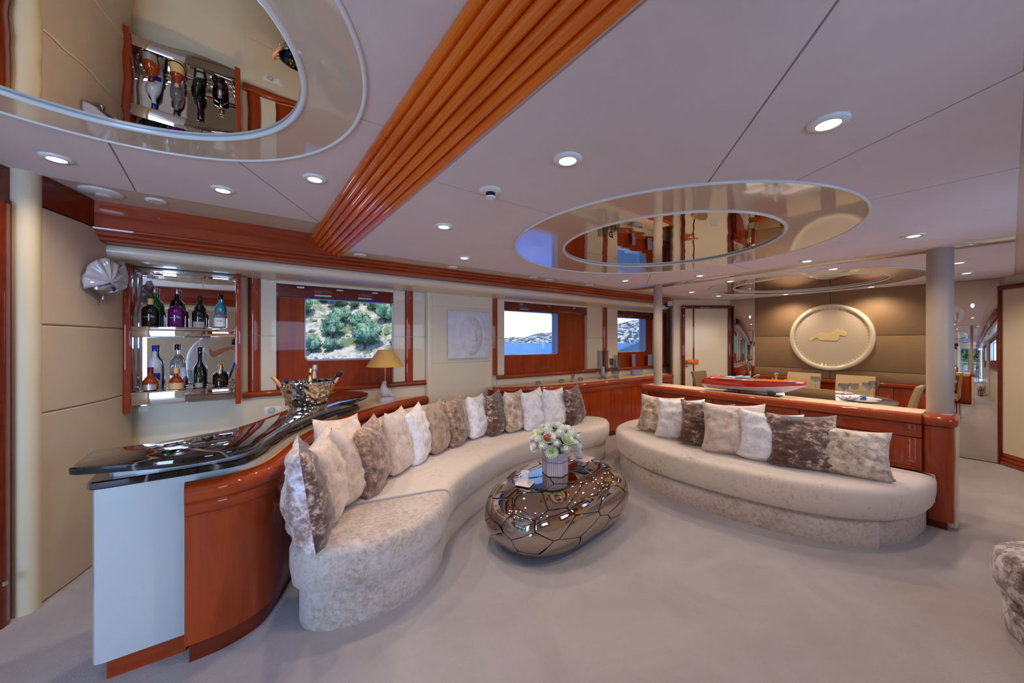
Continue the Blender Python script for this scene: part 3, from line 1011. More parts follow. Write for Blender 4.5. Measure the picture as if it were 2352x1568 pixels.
def bottle(x, y, z, shape, body, cap, capc, lab, label, k=1.0, group='bottles on the mirrored bar shelves', text=None, textm='txt', seg=24):
    t = thing('bottle', label, 'bottle', (x, y, z), 0, group)
    P = [(r * k, h * k) for r, h in SHAPES[shape]]
    lathe('glass', P, BM[body], t, seg=seg)
    h = P[-1][1]
    rr = P[-1][0]
    if cap:
        lathe('cap', [(0.0, h - 0.03 * k), (rr + 0.002, h - 0.03 * k), (rr + 0.003, h + 0.012 * k), (rr, h + 0.016 * k), (0.0, h + 0.017 * k)], cap, t, seg=18)
    if lab:
        z0, z1, m, full = lab
        rad = max(r for r, _ in P) + 0.0012
        n = 24 if full else 12
        a0 = -PI / 2 + math.atan2(-x, 0.0001 + 3.9) * 0
        V, F = [], []
        for i in range(n + (0 if full else 1)):
            a = (2 * PI * i / n) if full else (-PI / 2 - 0.9 + 1.8 * i / n)
            V += [(rad * math.cos(a), rad * math.sin(a), z0 * k), (rad * math.cos(a), rad * math.sin(a), z1 * k)]
        cnt = n if full else n
        for i in range(cnt):
            j = (i + 1) % n if full else i + 1
            F.append((2 * i, 2 * j, 2 * j + 1, 2 * i + 1))
        mesh('label', V, F, m, t, False, 60)
        if text:
            for q, (tx, sz, dz) in enumerate(text):
                text_part('lettering', tx, sz, BM[textm], t, (0, -rad - 0.001, (z0 + z1) / 2 * k + dz), 0)
    elif text:
        rad = max(r for r, _ in P) + 0.0012
        for q, (tx, sz, dz) in enumerate(text):
            text_part('lettering', tx, sz, BM[textm], t, (0, -rad - 0.0005, 0.07 * k + dz), 0)
    return t
S1, S2 = 1.511, 1.031
xs = [-0.555, -0.375, -0.205, -0.075]
bottle(-0.544, 3.824, S1, 'gin', 'black', BM['lab_cream'], None, None, 'squat black bottle in front of the green one, upper shelf', 1.0, text=[('WHITLEY NEILL', 0.0088, 0.0)])
bottle(-0.536, 3.923, S1, 'shoulder', 'green', M['chrome'], None, (0.085, 0.115, BM['lab_silver'], False), 'tall green bottle with a silver cap, upper shelf')
bottle(-0.401, 3.824, S1, 'gin', 'purple', BM['black'], None, None, 'squat purple bottle on the upper shelf', 1.0, text=[('WHITLEY NEILL', 0.0088, 0.0)])
bottle(-0.407, 3.923, S1, 'shoulder', 'black', M['chrome'], None, (0.12, 0.165, BM['lab_silver'], False), 'black bottle with an oval silver label behind the purple one', 1.0)
bottle(-0.266, 3.824, S1, 'gin', 'black', BM['black'], None, (0.0, 0.05, BM['lab_grey'], False), 'black bottle with a grey label, third along the front of the upper shelf', 0.9)
bottle(-0.268, 3.923, S1, 'shoulder', 'black', BM['dkamber'], None, (0.10, 0.14, BM['lab_silver'], False), 'dark bottle with a small silver label behind the third one of the upper shelf', 0.85)
bottle(-0.137, 3.824, S1, 'gin', 'clear', None, None, (0.01, 0.10, BM['lab_white'], True), 'clear bottle with a white and blue label reading RUBEL, upper shelf', 0.8, text=[('RUBEL', 0.013, 0.01)], textm='txtd')
bottle(-0.135, 3.923, S1, 'shoulder', 'blue', BM['black'], None, None, 'turquoise bottle at the right end of the upper shelf', 0.92)
bottle(-0.544, 3.824, S2, 'round', 'amber', BM['red'], None, (0.01, 0.05, BM['lab_silver'], False), 'round amber bottle with a dark red cap, lower shelf', 1.0)
bottle(-0.536, 3.926, S2, 'tall', 'frost', BM['cobalt'], None, (0.075, 0.13, BM['cobalt'], False), 'tall frosted bottle with a blue cap and wavy blue band, lower shelf', 0.98)
bottle(-0.401, 3.824, S2, 'round', 'amber', BM['lab_cream'], None, (0.004, 0.055, BM['lab_cream'], True), 'round amber bottle with a wide cream label, lower shelf', 0.95)
bottle(-0.407, 3.926, S2, 'tall', 'clear', BM['black'], None, None, 'tall clear bottle with a black cap, lower shelf', 1.0)
bottle(-0.266, 3.824, S2, 'rum', 'dkgreen', None, None, (0.01, 0.07, BM['lab_grey'], False), 'short dark bottle with a grey label in front of the tall black one', 0.62)
bottle(-0.268, 3.926, S2, 'rum', 'black', BM['black'], None, None, 'tall black bottle on the lower shelf', 0.98)
bottle(-0.137, 3.824, S2, 'round', 'dkamber', BM['lab_silver'], None, (0.018, 0.058, BM['black'], False), 'small dark amber bottle with a black label at the right of the lower shelf', 0.82)
bottle(-0.135, 3.926, S2, 'squat', 'black', M['gold'], None, (0.03, 0.06, M['gold'], False), 'squat dark decanter with a gold stopper, lower shelf', 0.85)

# wall sconce of glass leaves
sc = thing('wall_sconce', 'glass leaf wall sconce on a chrome bracket beside the bar mirror', 'lamp', (-0.752, 3.44, 1.755), math.radians(76))
def leaf(nm, cx, yaw, tilt, w_, h_):
    V, F = [], []
    n, k = 12, 80
    for i in range(n + 1):
        rr = i / n
        for j in range(k + 1):
            a = -0.15 * PI + 1.3 * PI * j / k
            sc_ = 1 + 0.07 * abs(math.sin(a * 5)) * rr ** 2
            x = w_ * rr * sc_ * math.cos(a)
            z = h_ * (0.15 + 0.85 * rr * sc_ * math.sin(a)) 
            y = -0.055 * (1 - rr * rr) + 0.010 * math.cos(a * 10) * rr
            V.append(Matrix.Rotation(yaw, 3, 'Z') @ (Matrix.Rotation(tilt, 3, 'X') @ Vector((x, y, z))) + Vector((cx, -0.07, 0.0)))
    for i in range(n):
        for j in range(k):
            a = i * (k + 1) + j
            F.append((a, a + 1, a + k + 2, a + k + 1))
    o = mesh(nm, V, F, M['frost'], sc, False, 60)
    md = o.modifiers.new('thick', 'SOLIDIFY')
    md.thickness = 0.006
leaf('glass_leaf', -0.055, -0.5, 0.2, 0.095, 0.16)
leaf('glass_leaf', 0.065, 0.55, 0.2, 0.095, 0.17)
leaf('glass_leaf', 0.0, 0.0, 0.05, 0.08, 0.13)
lathe('bracket', [(0.0, -0.095), (0.013, -0.09), (0.016, -0.078), (0.010, -0.066), (0.02, -0.055), (0.085, -0.035), (0.09, -0.015), (0.05, -0.01), (0.0, -0.01)], M['steel'], sc, sy=0.65, loc=(0, -0.05, 0), seg=28)
box('back_plate', -0.10, 0.0, -0.008, 0.004, -0.06, 0.19, M['steel'], sc, bev=0.003)

# wall socket above the counter
so = thing('wall_socket', 'white double socket plate on the cream wall above the marble counter', 'socket', (0.245, 4.0, 0.775))
box('plate', -0.075, 0.075, -0.010, 0, -0.036, 0.036, M['plastic'], so, bev=0.006)
lathe('socket_face', [(0, 0.0), (0.016, 0.0), (0.022, 0.004), (0.024, 0.004)], M['grey_grille'], so, seg=20).matrix_basis = Matrix.Translation((-0.02, -0.014, 0)) @ Matrix.Rotation(PI / 2, 4, 'X')
box('rocker', 0.018, 0.058, -0.014, -0.009, -0.022, 0.022, M['porcelain'], so, bev=0.002)
# small black control plate by window 3
so = thing('control_plate', 'small black control plate with a red light between the middle and far windows', 'switch', (5.02, 4.0, 1.06))
box('plate', -0.05, 0.05, -0.010, 0, -0.055, 0.055, M['black_mat'], so, bev=0.003)
box('display', -0.02, 0.005, -0.013, -0.009, -0.01, 0.02, M['grey_grille'], so)
box('red_key', 0.015, 0.03, -0.013, -0.009, -0.005, 0.025, BM['txtr'], so)

# ---- ice bucket and bottles
bk = thing('ice_bucket', 'oval hammered steel wine bucket with tan leather handles on the black marble', 'bucket', (0.40, 3.10, 0.9205), math.radians(0))
def ham(a, k):
    return 1 + 0.010 * math.sin(a * 26 + k * 2.1) * math.sin(k * 1.9 + 1)
pr_ = [(0.0, 0.0), (0.105, 0.0)] + [(0.105 + 0.045 * (i / 12) ** 0.8, 0.004 + 0.176 * i / 12) for i in range(13)] + [(0.156, 0.182), (0.155, 0.186), (0.147, 0.184)] + [(0.147 - 0.045 * (i / 5), 0.18 - 0.17 * i / 5) for i in range(6)] + [(0.0, 0.012)]
M['hammer'] = mat('hammered_steel', (214, 206, 192), rough=0.08, metal=1.0)
_t, _n, _l, _b = nodes(M['hammer'])
_vo = _n.new('ShaderNodeTexVoronoi')
_vo.inputs['Scale'].default_value = 30
_l.new(coords(M['hammer']), _vo.inputs['Vector'])
bump(M['hammer'], _vo.outputs['Distance'], 0.6, 0.008)
lathe('shell', pr_, M['hammer'], bk, sx=1.22, sy=0.9, seg=64, mod=ham)
for s in (-1, 1):
    pts = [(s * 0.175, -0.055, 0.165), (s * 0.195, -0.05, 0.20), (s * 0.215, -0.02, 0.225), (s * 0.218, 0.02, 0.225), (s * 0.20, 0.05, 0.20), (s * 0.175, 0.055, 0.165)]
    tube('leather_handle', cr(pts, 5), 0.011, M['tan'], bk)
    for yy in (-0.055, 0.055):
        lathe('rivet', [(0, 0.008), (0.007, 0.005), (0.008, 0.0)], M['chrome'], bk, loc=(s * 0.178, yy, 0.155), seg=10)
def champagne(x, y, rotx, roty, neck, foil, label, k=1.0):
    t = thing('champagne_bottle', label, 'bottle', (x, y, 0.94), 0, 'bottles standing in the ice bucket')
    t.rotation_euler = (rotx, roty, 0)
    lathe('glass', [(r * k, h * k) for r, h in [(0.0, 0), (0.038, 0), (0.041, 0.01), (0.041, 0.12), (0.034, 0.155), (0.020, 0.19), (0.015, 0.22), (0.0145, 0.255)]], neck, t, seg=20)
    lathe('foil', [(r * k, h * k) for r, h in [(0.0235, 0.18), (0.0165, 0.215), (0.0155, 0.245), (0.019, 0.25), (0.019, 0.262), (0.0165, 0.285), (0.0, 0.29)]], foil, t, seg=16)
    return t
champagne(0.285, 3.105, 0, math.radians(-6), BM['black'], mat('blue_black_foil', (30, 40, 90), rough=0.3), 'bottle with a dark blue neck at the left of the bucket', 0.68)
champagne(0.400, 3.06, math.radians(3), math.radians(3), BM['dkgreen'], M['gold'], 'bottle with a gold foil neck upright in the bucket', 0.92)
champagne(0.430, 3.15, math.radians(-4), math.radians(6), BM['dkgreen'], mat('pale_foil', (206, 190, 186), rough=0.3, metal=0.6), 'bottle with a pale foil neck just behind the gold one', 0.98)
champagne(0.455, 3.09, math.radians(8), math.radians(36), M['gold'], mat('black_foil', (26, 22, 40), rough=0.25, metal=0.3), 'bottle with a black foil neck leaning to the right in the bucket', 1.0)

# ---- table lamp
tl = thing('table_lamp', 'table lamp with a mustard cone shade on a frosted glass figure at the bar end', 'lamp', (1.185, 3.785, 0.782))
M['shade'] = mat('mustard_shade', (196, 152, 84), rough=0.8)
_t, _n, _l, _b = nodes(M['shade'])
lathe('shade', [(0.185, 0.365), (0.068, 0.535), (0.064, 0.533), (0.181, 0.363)], M['shade'], tl, seg=40, mod=lambda a, k: 1 + (0.008 * math.sin(a * 20) if k in (0, 3) else 0))
lathe('finial', [(0.0, 0.535), (0.07, 0.532), (0.07, 0.529), (0, 0.529)][::-1], M['gold'], tl)
tube('stem', [(0, 0, 0.21), (0, 0, 0.56)], 0.004, M['gold'], tl)
def blob(nm, joints, m, par, lvl=2):
    """skinned chain: list of (pos, radius, parent index)"""
    me = bpy.data.meshes.new(nm)
    me.from_pydata([p for p, r, q in joints], [(q, i) for i, (p, r, q) in enumerate(joints) if q is not None], [])
    me.materials.append(m)
    o = bpy.data.objects.new(nm, me)
    link(o, par)
    sk = o.modifiers.new('skin', 'SKIN')
    for i, (p, r, q) in enumerate(joints):
        d = me.skin_vertices[0].data[i]
        d.radius = (r, r) if not isinstance(r, tuple) else r
        d.use_root = (q is None)
    sk.use_smooth_shade = True
    s = o.modifiers.new('sub', 'SUBSURF')
    s.levels = lvl
    s.render_levels = lvl
    return o
lathe('base_block', [(0.0, 0), (0.065, 0.0), (0.068, 0.006), (0.066, 0.035), (0.05, 0.05), (0, 0.052)], M['frost'], tl, sx=1.25, sy=0.75, loc=(0.02, 0, 0))
blob('glass_figure', [((0.0, 0, 0.045), 0.042, None), ((-0.012, 0, 0.10), 0.044, 0), ((-0.02, 0, 0.155), 0.036, 1), ((-0.012, 0, 0.195), 0.02, 2), ((0.008, 0, 0.215), 0.024, 3),
                     ((0.045, 0, 0.085), 0.028, 1), ((0.085, 0, 0.06), 0.022, 5), ((0.115, 0, 0.045), 0.016, 6)], M['frost'], tl)

# ---- marble relief of a face
rl = thing('marble_relief', 'square white marble relief of a face on the cream pilaster', 'sculpture', (2.235, 3.929, 1.483))
box('slab', -0.288, 0.288, -0.03, 0, -0.285, 0.285, M['stone'], rl, bev=0.004)
def facez(x, y):
    # x right, y up, units of half slab
    h = 0.0
    cx, cy = 0.12, -0.08
    dx, dy = x - cx, y - cy
    ex = dx / (0.50 - 0.10 * max(0, -dy))
    ey = dy / 0.80
    r = ex * ex + ey * ey
    if r < 1:
        h += 0.80 * (1 - r) ** 0.6
        nx = dx + 0.02
        if -0.18 < dy < 0.30:
            wdt = 0.05 + 0.10 * (0.30 - dy) / 0.48
            h += 0.62 * math.exp(-(nx / wdt) ** 2) * (0.45 + 0.55 * (0.30 - dy) / 0.48)
        for s in (-1, 1):
            h -= 0.42 * math.exp(-((dx - s * 0.20) / 0.11) ** 2 - ((dy - 0.20) / 0.075) ** 2)
            h += 0.20 * math.exp(-((dx - s * 0.20) / 0.07) ** 2 - ((dy - 0.18) / 0.035) ** 2)
            h += 0.10 * math.exp(-((dx - s * 0.19) / 0.16) ** 2 - ((dy - 0.32) / 0.04) ** 2)
        h += 0.26 * math.exp(-(dx / 0.13) ** 2 - ((dy + 0.34) / 0.03) ** 2)
        h += 0.28 * math.exp(-(dx / 0.11) ** 2 - ((dy + 0.42) / 0.035) ** 2)
        h -= 0.10 * math.exp(-(dx / 0.13) ** 2 - ((dy + 0.38) / 0.014) ** 2)
        h += 0.12 * math.exp(-(dx / 0.12) ** 2 - ((dy + 0.62) / 0.10) ** 2)
    else:
        ra = math.sqrt(r)
        h += 0.12 * math.exp(-((ra - 1.25) / 0.14) ** 2) * (1 if y > -0.2 else 0.3)
        h += 0.06 * noise.noise(Vector((x * 5, y * 5, 3)))
    return h * 0.062
n = 72
V, F = [], []
for i in range(n + 1):
    for j in range(n + 1):
        x, y = -0.97 + 1.94 * i / n, -0.97 + 1.94 * j / n
        e = min(1, 12 * min(1 - abs(x) / 0.97, 1 - abs(y) / 0.97))
        V.append((x * 0.288, -0.030 - max(-0.001, facez(x, y)) * e, y * 0.285))
for i in range(n):
    for j in range(n):
        a = i * (n + 1) + j
        F.append((a, a + 1, a + n + 2, a + n + 1))
mesh('carved_face', V, F, M['stone'], rl, False, 80)

# ================================================================== SIDEBOARD below the far windows
SP = cr([(2.50, 3.80), (2.72, 3.66), (3.05, 3.54), (3.45, 3.475), (3.95, 3.47), (4.5, 3.48), (5.1, 3.49), (5.7, 3.49), (6.02, 3.50)], 8)
sb = thing('sideboard', 'long curved cherry wood sideboard under the windows with a beige top', 'sideboard', (4.2, 3.7, 0))
K = len(SP) - 1
cut = [0, 14, 24, 31, 38, 45, 52, 59, K]
for a, b in zip(cut[:-1], cut[1:]):
    sp = SP[a:b + 1]
    # small gap between doors
    p0 = sp[0] + (sp[1] - sp[0]).normalized() * 0.003
    p1 = sp[-1] - (sp[-1] - sp[-2]).normalized() * 0.003
    sweep('door', [p0] + sp[1:-1] + [p1], [(0.0, 0.09), (0.0, 0.70), (-0.02, 0.70), (-0.02, 0.09)], M['wood_z'], sb, True)
sbb = [(p.x, p.y + 0.025) for p in SP] + [(6.08, 3.56), (6.08, 3.93), (2.63, 3.93), (2.52, 3.93)]
loft('carcass', sbb, [(0, 0.06), (0, 0.80)], M['wood_dark'], sb, True)
SC_ = [(0.0, 0.70), (0.010, 0.704), (0.016, 0.715), (0.016, 0.75), (0.010, 0.762), (0.022, 0.768), (0.032, 0.78), (0.034, 0.805), (0.028, 0.822), (0.01, 0.832), (-0.03, 0.833), (-0.03, 0.70)]
sweep('wooden_cap', SP + [Vector((6.10, 3.56)), Vector((6.13, 3.75))], SC_, M['wood_x'], sb, True, 50)
sbp = [(p.x, p.y + 0.055) for p in SP] + [(6.02, 3.6), (6.02, 3.92), (2.66, 3.92)]
loft('plinth', sbp, [(0, 0.0), (0, 0.09)], M['wood_dark'], sb, True)
loft('beige_top', [(p.x, p.y + 0.02) for p in SP] + [(6.10, 3.58), (6.10, 3.93), (2.63, 3.93), (2.5, 3.93)], [(0, 0.80), (0, 0.829)], M['ledge'], sb, True)

def on_sb(nm, label, cat, x, y, group=None, z=0.830):
    return thing(nm, label, cat, (x, y, z), 0, group)
def bubble(x, y, label):
    t = on_sb('glass_votive', label, 'candle holder', x, y, 'small glass votives on the sideboard')
    lathe('bowl', [(0, 0), (0.022, 0.0), (0.036, 0.012), (0.040, 0.028), (0.034, 0.045), (0.027, 0.052), (0.024, 0.05), (0.032, 0.03), (0.02, 0.010), (0, 0.008)], M['thin_glass'], t, seg=20)
    lathe('candle', [(0, 0.010), (0.016, 0.010), (0.016, 0.024), (0, 0.025)], M['porcelain'], t, seg=14)
bubble(3.12, 3.66, 'small glass votive at the curved end of the sideboard')
bubble(3.58, 3.70, 'small glass votive left of the reed diffuser')
bubble(3.96, 3.70, 'small glass votive right of the reed diffuser')
t = on_sb('reed_diffuser', 'glass reed diffuser with black sticks on the sideboard', 'diffuser', 3.78, 3.68)
lathe('jar', [(0, 0), (0.028, 0), (0.032, 0.006), (0.032, 0.045), (0.022, 0.058), (0.012, 0.062), (0.012, 0.074), (0.009, 0.074), (0.009, 0.06), (0.0, 0.058)], M['crystal'], t, seg=20)
lathe('collar', [(0.0135, 0.060), (0.0135, 0.072), (0.010, 0.074)], M['chrome'], t, seg=16)
for k in range(7):
    a = k * 0.9
    tube('reed', [(0.004 * math.cos(a), 0.004 * math.sin(a), 0.02), (0.05 * math.cos(a), 0.05 * math.sin(a), 0.17 + 0.012 * (k % 3))], 0.0022, M['black_mat'], t, seg=6)
def hurricane(x, y, r, h, label, cand=True):
    t = on_sb('hurricane_vase', label, 'vase', x, y, 'glass hurricane vases on the sideboard')
    P = [(0, 0), (r * 0.8, 0), (r * 0.85, 0.008), (r * 0.35, 0.03), (r * 0.55, 0.045), (r * 0.95, 0.10), (r, 0.13), (r, h), (r - 0.003, h), (r - 0.004, 0.13), (r * 0.9, 0.105), (r * 0.4, 0.055), (0, 0.052)]
    lathe('glass', P, M['thin_glass'], t, seg=32)
    if cand:
        lathe('candle', [(0, 0.055), (0.028, 0.055), (0.028, 0.19), (0, 0.192)], M['porcelain'], t, seg=20)
hurricane(4.45, 3.70, 0.085, 0.43, 'largest glass hurricane vase with a white candle', True)
hurricane(4.68, 3.62, 0.05, 0.36, 'slim glass hurricane vase right of the largest one', False)
hurricane(4.80, 3.78, 0.045, 0.28, 'shortest glass hurricane vase, nearest the wall', False)
def fluted(x, y, r, h, label, z, mm):
    t = thing('fluted_vase', label, 'vase', (x, y, z), 0, 'fluted crystal vases by the far window')
    lathe('glass', [(0, 0), (r * 0.9, 0), (r, 0.01), (r, h), (r * 0.93, h), (r * 0.93, 0.02), (0, 0.018)], mm, t, seg=48, mod=lambda a, k: 1 + 0.03 * math.sin(a * 16))
    return t
M['lilac_glass'] = mat('lilac_crystal', (190, 186, 226), rough=0.15, trans=0.5, ior=1.35, coat=0.5)
fluted(5.62, 3.978, 0.05, 0.22, 'narrow fluted lilac crystal vase on the far window sill', 0.958, M['lilac_glass']).scale = (1, 0.35, 1)
fluted(6.12, 3.978, 0.075, 0.20, 'wide fluted lilac crystal vase on the far window sill', 0.958, M['lilac_glass']).scale = (1, 0.35, 1)
fluted(5.45, 3.80, 0.13, 0.085, 'low wide crystal bowl on the sideboard next to the slim column', 0.830, M['lilac_glass']).scale = (1, 0.6, 1)
t = thing('corner_speaker', 'small black speaker under the right end of the cornice', 'speaker', (5.93, 3.50, 2.05), math.radians(-30))
box('cabinet', -0.06, 0.06, -0.05, 0.05, -0.055, 0.055, M['black_mat'], t, bev=0.008)
box('grille', -0.05, 0.05, -0.056, -0.050, -0.045, 0.045, M['grey_grille'], t, bev=0.003)
box('bracket', -0.02, 0.02, -0.02, 0.03, 0.05, 0.092, M['black_mat'], t)

# ================================================================== PARTITION with columns
pt = thing('partition', 'low cherry wood partition with a beige top between saloon and dining area', 'partition', (4.35, 1.5, 0))
segs = [(0.405, 1.17), (1.175, 1.95), (1.955, 2.74)]
for a, b in segs:
    box('front_panel', 4.20, 4.235, a, b, 0.06, 0.655, M['wood_z'], pt, True, 0.003)
    box('upper_panel', 4.193, 4.235, a, b, 0.660, 0.762, M['wood_y'], pt, True, 0.005)
    box('back_panel', 4.47, 4.50, a, b, 0.06, 0.76, M['wood_z'], pt, True, 0.003)
PCAP = [(0.0, 0.762), (0.020, 0.766), (0.034, 0.780), (0.038, 0.805), (0.034, 0.830), (0.022, 0.842), (-0.025, 0.843), (-0.025, 0.762)]
sweep('wooden_cap', [(4.20, 2.80), (4.20, 0.405)], [(-o, z) for o, z in PCAP][::-1] if False else [(o, z) for o, z in PCAP], M['wood_y'], pt, True, 50)
loft('end_block', rrect(4.18, 4.50, 0.245, 0.402, 0.05, 8), [(0, 0.065), (0, 0.762)], M['wood_z'], pt, True, 50)
loft('end_cap', rrect(4.18, 4.50, 0.245, 0.402, 0.05, 8), [(0.0, 0.764), (0.012, 0.772), (0.018, 0.79), (0.018, 0.815), (0.010, 0.834), (-0.004, 0.843)], M['wood_y'], pt, True, 50)
loft('end_trim', rrect(4.30, 4.505, 0.236, 0.36, 0.045, 8), [(0, 0.0), (0, 0.80), (-0.01, 0.835), (-0.03, 0.845)], M['cream'], pt, True, 50)
box('core', 4.235, 4.47, 0.40, 2.76, 0.02, 0.765, M['wood_dark'], pt, True)
box('plinth', 4.22, 4.48, 0.28, 2.74, 0.0, 0.066, M['wood_dark'], pt, True)
box('beige_top', 4.222, 4.50, 0.405, 2.80, 0.765, 0.846, M['ledge'], pt, True, 0.004)
loft('far_end', rrect(4.18, 4.50, 2.745, 2.86, 0.05, 8), [(0, 0.0), (0, 0.762), (0.014, 0.772), (0.02, 0.79), (0.02, 0.815), (0.012, 0.834), (-0.004, 0.843)], M['wood_z'], pt, True, 50)
tag(lathe('column', [(0.073, 0.842), (0.073, ZS - 0.018)], M['col'], loc=(4.40, 0.33, 0), seg=40), 'thick taupe column rising from the right end of the partition', 'column')
tag(lathe('column', [(0.053, 0.842), (0.053, ZS - 0.018)], M['col'], loc=(4.31, 2.69, 0), seg=32), 'slim taupe column rising from the left end of the partition', 'column')
# ================================================================== SOFAS
def seat_prof(z0, z1, r=0.05, bulge=0.012):
    return [(-0.01, z0), (0.0, z0 + 0.01), (bulge, (z0 + z1) / 2 - 0.02), (bulge, z1 - r), (bulge - r * 0.13, z1 - r * 0.62), (bulge - r * 0.42, z1 - r * 0.24), (-r * 0.8, z1 - 0.004), (-r * 1.5, z1)]
def shift(P, d):
    P = [Vector(p).to_2d() for p in P]
    if area2(P) < 0:
        P = P[::-1]
    return [p + q * d for p, q in zip(P, normals2(P, True))]
so1 = thing('sofa', 'long S-curved beige velvet sofa wrapped around the bar front', 'sofa', (1.6, 2.7, 0))
outL = [(0.235, 2.22), (0.205, 2.08), (0.27, 1.965), (0.42, 1.895), (0.63, 1.880), (0.85, 1.955), (1.03, 2.10), (1.15, 2.27), (1.33, 2.43), (1.60, 2.59), (1.93, 2.755), (2.27, 2.86), (2.62, 2.865),
        (2.98, 2.82), (3.35, 2.82), (3.64, 2.94), (3.76, 3.14), (3.64, 3.33), (3.36, 3.385), (3.05, 3.43), (2.70, 3.56), (2.3, 3.66), (1.85, 3.68), (1.40, 3.56), (1.02, 3.34), (0.70, 3.02), (0.48, 2.70), (0.33, 2.42)]
OL = cr([Vector(p) for p in outL], 6, True)
# the seat is made of two cushions meeting at a seam
def half(P, p, nrm, keep):
    out = []
    N = len(P)
    for i in range(N):
        a, b = P[i], P[(i + 1) % N]
        da, db = (a - p).dot(nrm) * keep, (b - p).dot(nrm) * keep
        if da >= 0:
            out.append(a)
        if da * db < 0:
            out.append(a + (b - a) * (da / (da - db)))
    return out
sp_, sn_ = Vector((0.9, 2.335)), Vector((-0.16, 0.985)).normalized()
sn_ = Vector((0.22, 0.975)).normalized()
CUT_P, CUT_N = Vector((1.12, 2.22, 0)), Vector((0.20, 0.98, 0)).normalized()
def cut_loft(nm, outline, prof, m, keep, gap):
    o = loft(nm, outline, prof, m, so1, True, 60)
    bm = bmesh.new()
    bm.from_mesh(o.data)
    bmesh.ops.triangulate(bm, faces=[f for f in bm.faces if len(f.verts) > 4])
    r_ = bmesh.ops.bisect_plane(bm, geom=list(bm.verts) + list(bm.edges) + list(bm.faces), plane_co=CUT_P + CUT_N * gap * keep, plane_no=CUT_N,
                                clear_inner=keep > 0, clear_outer=keep < 0)
    ed = [e for e in r_['geom_cut'] if isinstance(e, bmesh.types.BMEdge)]
    bmesh.ops.holes_fill(bm, edges=ed, sides=0)
    bmesh.ops.recalc_face_normals(bm, faces=bm.faces)
    bm.to_mesh(o.data)
    bm.free()
    sh(o.data, 50)
cut_loft('seat_cushion', OL, seat_prof(0.205, 0.422, 0.05), M['sofa2'], -1, 0.012)
cut_loft('seat_cushion', OL, seat_prof(0.205, 0.430, 0.05), M['sofa'], 1, 0.004)
cut_loft('base', shift(OL, -0.035), [(0, 0.0), (0.004, 0.02), (0.004, 0.20), (-0.01, 0.21)], M['sofa2'], -1, 0.001)
cut_loft('base', shift(OL, -0.035), [(0, 0.0), (0.004, 0.02), (0.004, 0.20), (-0.01, 0.21)], M['sofa'], 1, 0.001)

def backrest(nm, path, th, z0, hfun, m, par):
    P = [Vector(p).to_2d() for p in path]
    nr = normals2(P, False)
    n = len(P) - 1
    V, F = [], []
    K = 12
    for i, (p, q) in enumerate(zip(P, nr)):
        h = hfun(i / n)
        tt = th * (0.55 + 0.45 * min(1, (h / 0.12)))
        sec = [(0, z0), (tt / 2, z0), (tt / 2 + 0.012, z0 + h * 0.5), (tt / 2, z0 + h * 0.82)]
        for k in range(1, 6):
            a = PI * k / 6
            sec.append((tt / 2 * math.cos(a), z0 + h * 0.82 + h * 0.18 * math.sin(a)))
        sec += [(-tt / 2, z0 + h * 0.82), (-tt / 2, z0 + h * 0.4), (-tt / 2, z0)]
        for o, z in sec:
            V.append((p.x + q.x * o, p.y + q.y * o, z))
    K = len(sec)
    for i in range(n):
        for k in range(K):
            k2 = (k + 1) % K
            F.append((i * K + k, i * K + k2, (i + 1) * K + k2, (i + 1) * K + k))
    F.append(tuple(range(K)))
    F.append(tuple(n * K + k for k in range(K)))
    return mesh(nm, V, F, m, par, True, 70)
def hL(t):
    return 0.34 * min(1, (max(0, 1 - abs(2 * t - 1) ** 5)) ** 0.5) + 0.02
bl = cr([(0.74, 2.93), (0.86, 3.10), (1.08, 3.30), (1.42, 3.49), (1.85, 3.59), (2.30, 3.56), (2.70, 3.46), (3.02, 3.34), (3.22, 3.25)], 8)
backrest('backrest', bl, 0.15, 0.40, hL, M['sofa'], so1)

so2 = thing('sofa', 'crescent-shaped beige velvet sofa against the partition', 'sofa', (3.7, 1.5, 0))
outR = [(4.165, 0.335), (3.95, 0.345), (3.68, 0.395), (3.42, 0.53), (3.22, 0.78), (3.09, 1.15), (3.03, 1.6), (3.07, 2.02), (3.24, 2.42), (3.52, 2.72), (3.86, 2.84), (4.165, 2.86)]
OR_ = cr([Vector(p) for p in outR], 6, False)
loft('seat_cushion', OR_, seat_prof(0.20, 0.42, 0.055), M['sofa'], so2, True, 60)
base = [(p.x + (0.05 if p.x < 4.1 else 0.0), p.y + (0.045 if p.y < 0.5 else (-0.045 if p.y > 2.6 else 0))) for p in OR_]
loft('base', base, [(0, 0.0), (0.003, 0.02), (0.003, 0.19), (-0.01, 0.205)], M['sofa2'], so2, True, 60)
br = cr([(4.095, 2.66), (4.09, 2.2), (4.085, 1.7), (4.09, 1.2), (4.10, 0.74)], 8)
backrest('backrest', br, 0.13, 0.40, lambda t: 0.275 * min(1, (max(0, 1 - abs(2 * t - 1) ** 6)) ** 0.5) + 0.012, M['sofa'], so2)

ot = thing('ottoman', 'mottled brown velvet pouf cut by the right edge of the view', 'ottoman', (3.045, -0.225, 0))
lathe('upper_cushion', [(0.0, 0.405), (0.16, 0.402), (0.235, 0.392), (0.275, 0.365), (0.288, 0.32), (0.285, 0.23), (0.27, 0.20), (0.0, 0.20)][::-1], M['ottoman'], ot, seg=48)
lathe('lower_base', [(0.0, 0.0), (0.235, 0.0), (0.245, 0.015), (0.258, 0.19), (0.25, 0.20), (0, 0.20)], M['ottoman'], ot, seg=48)

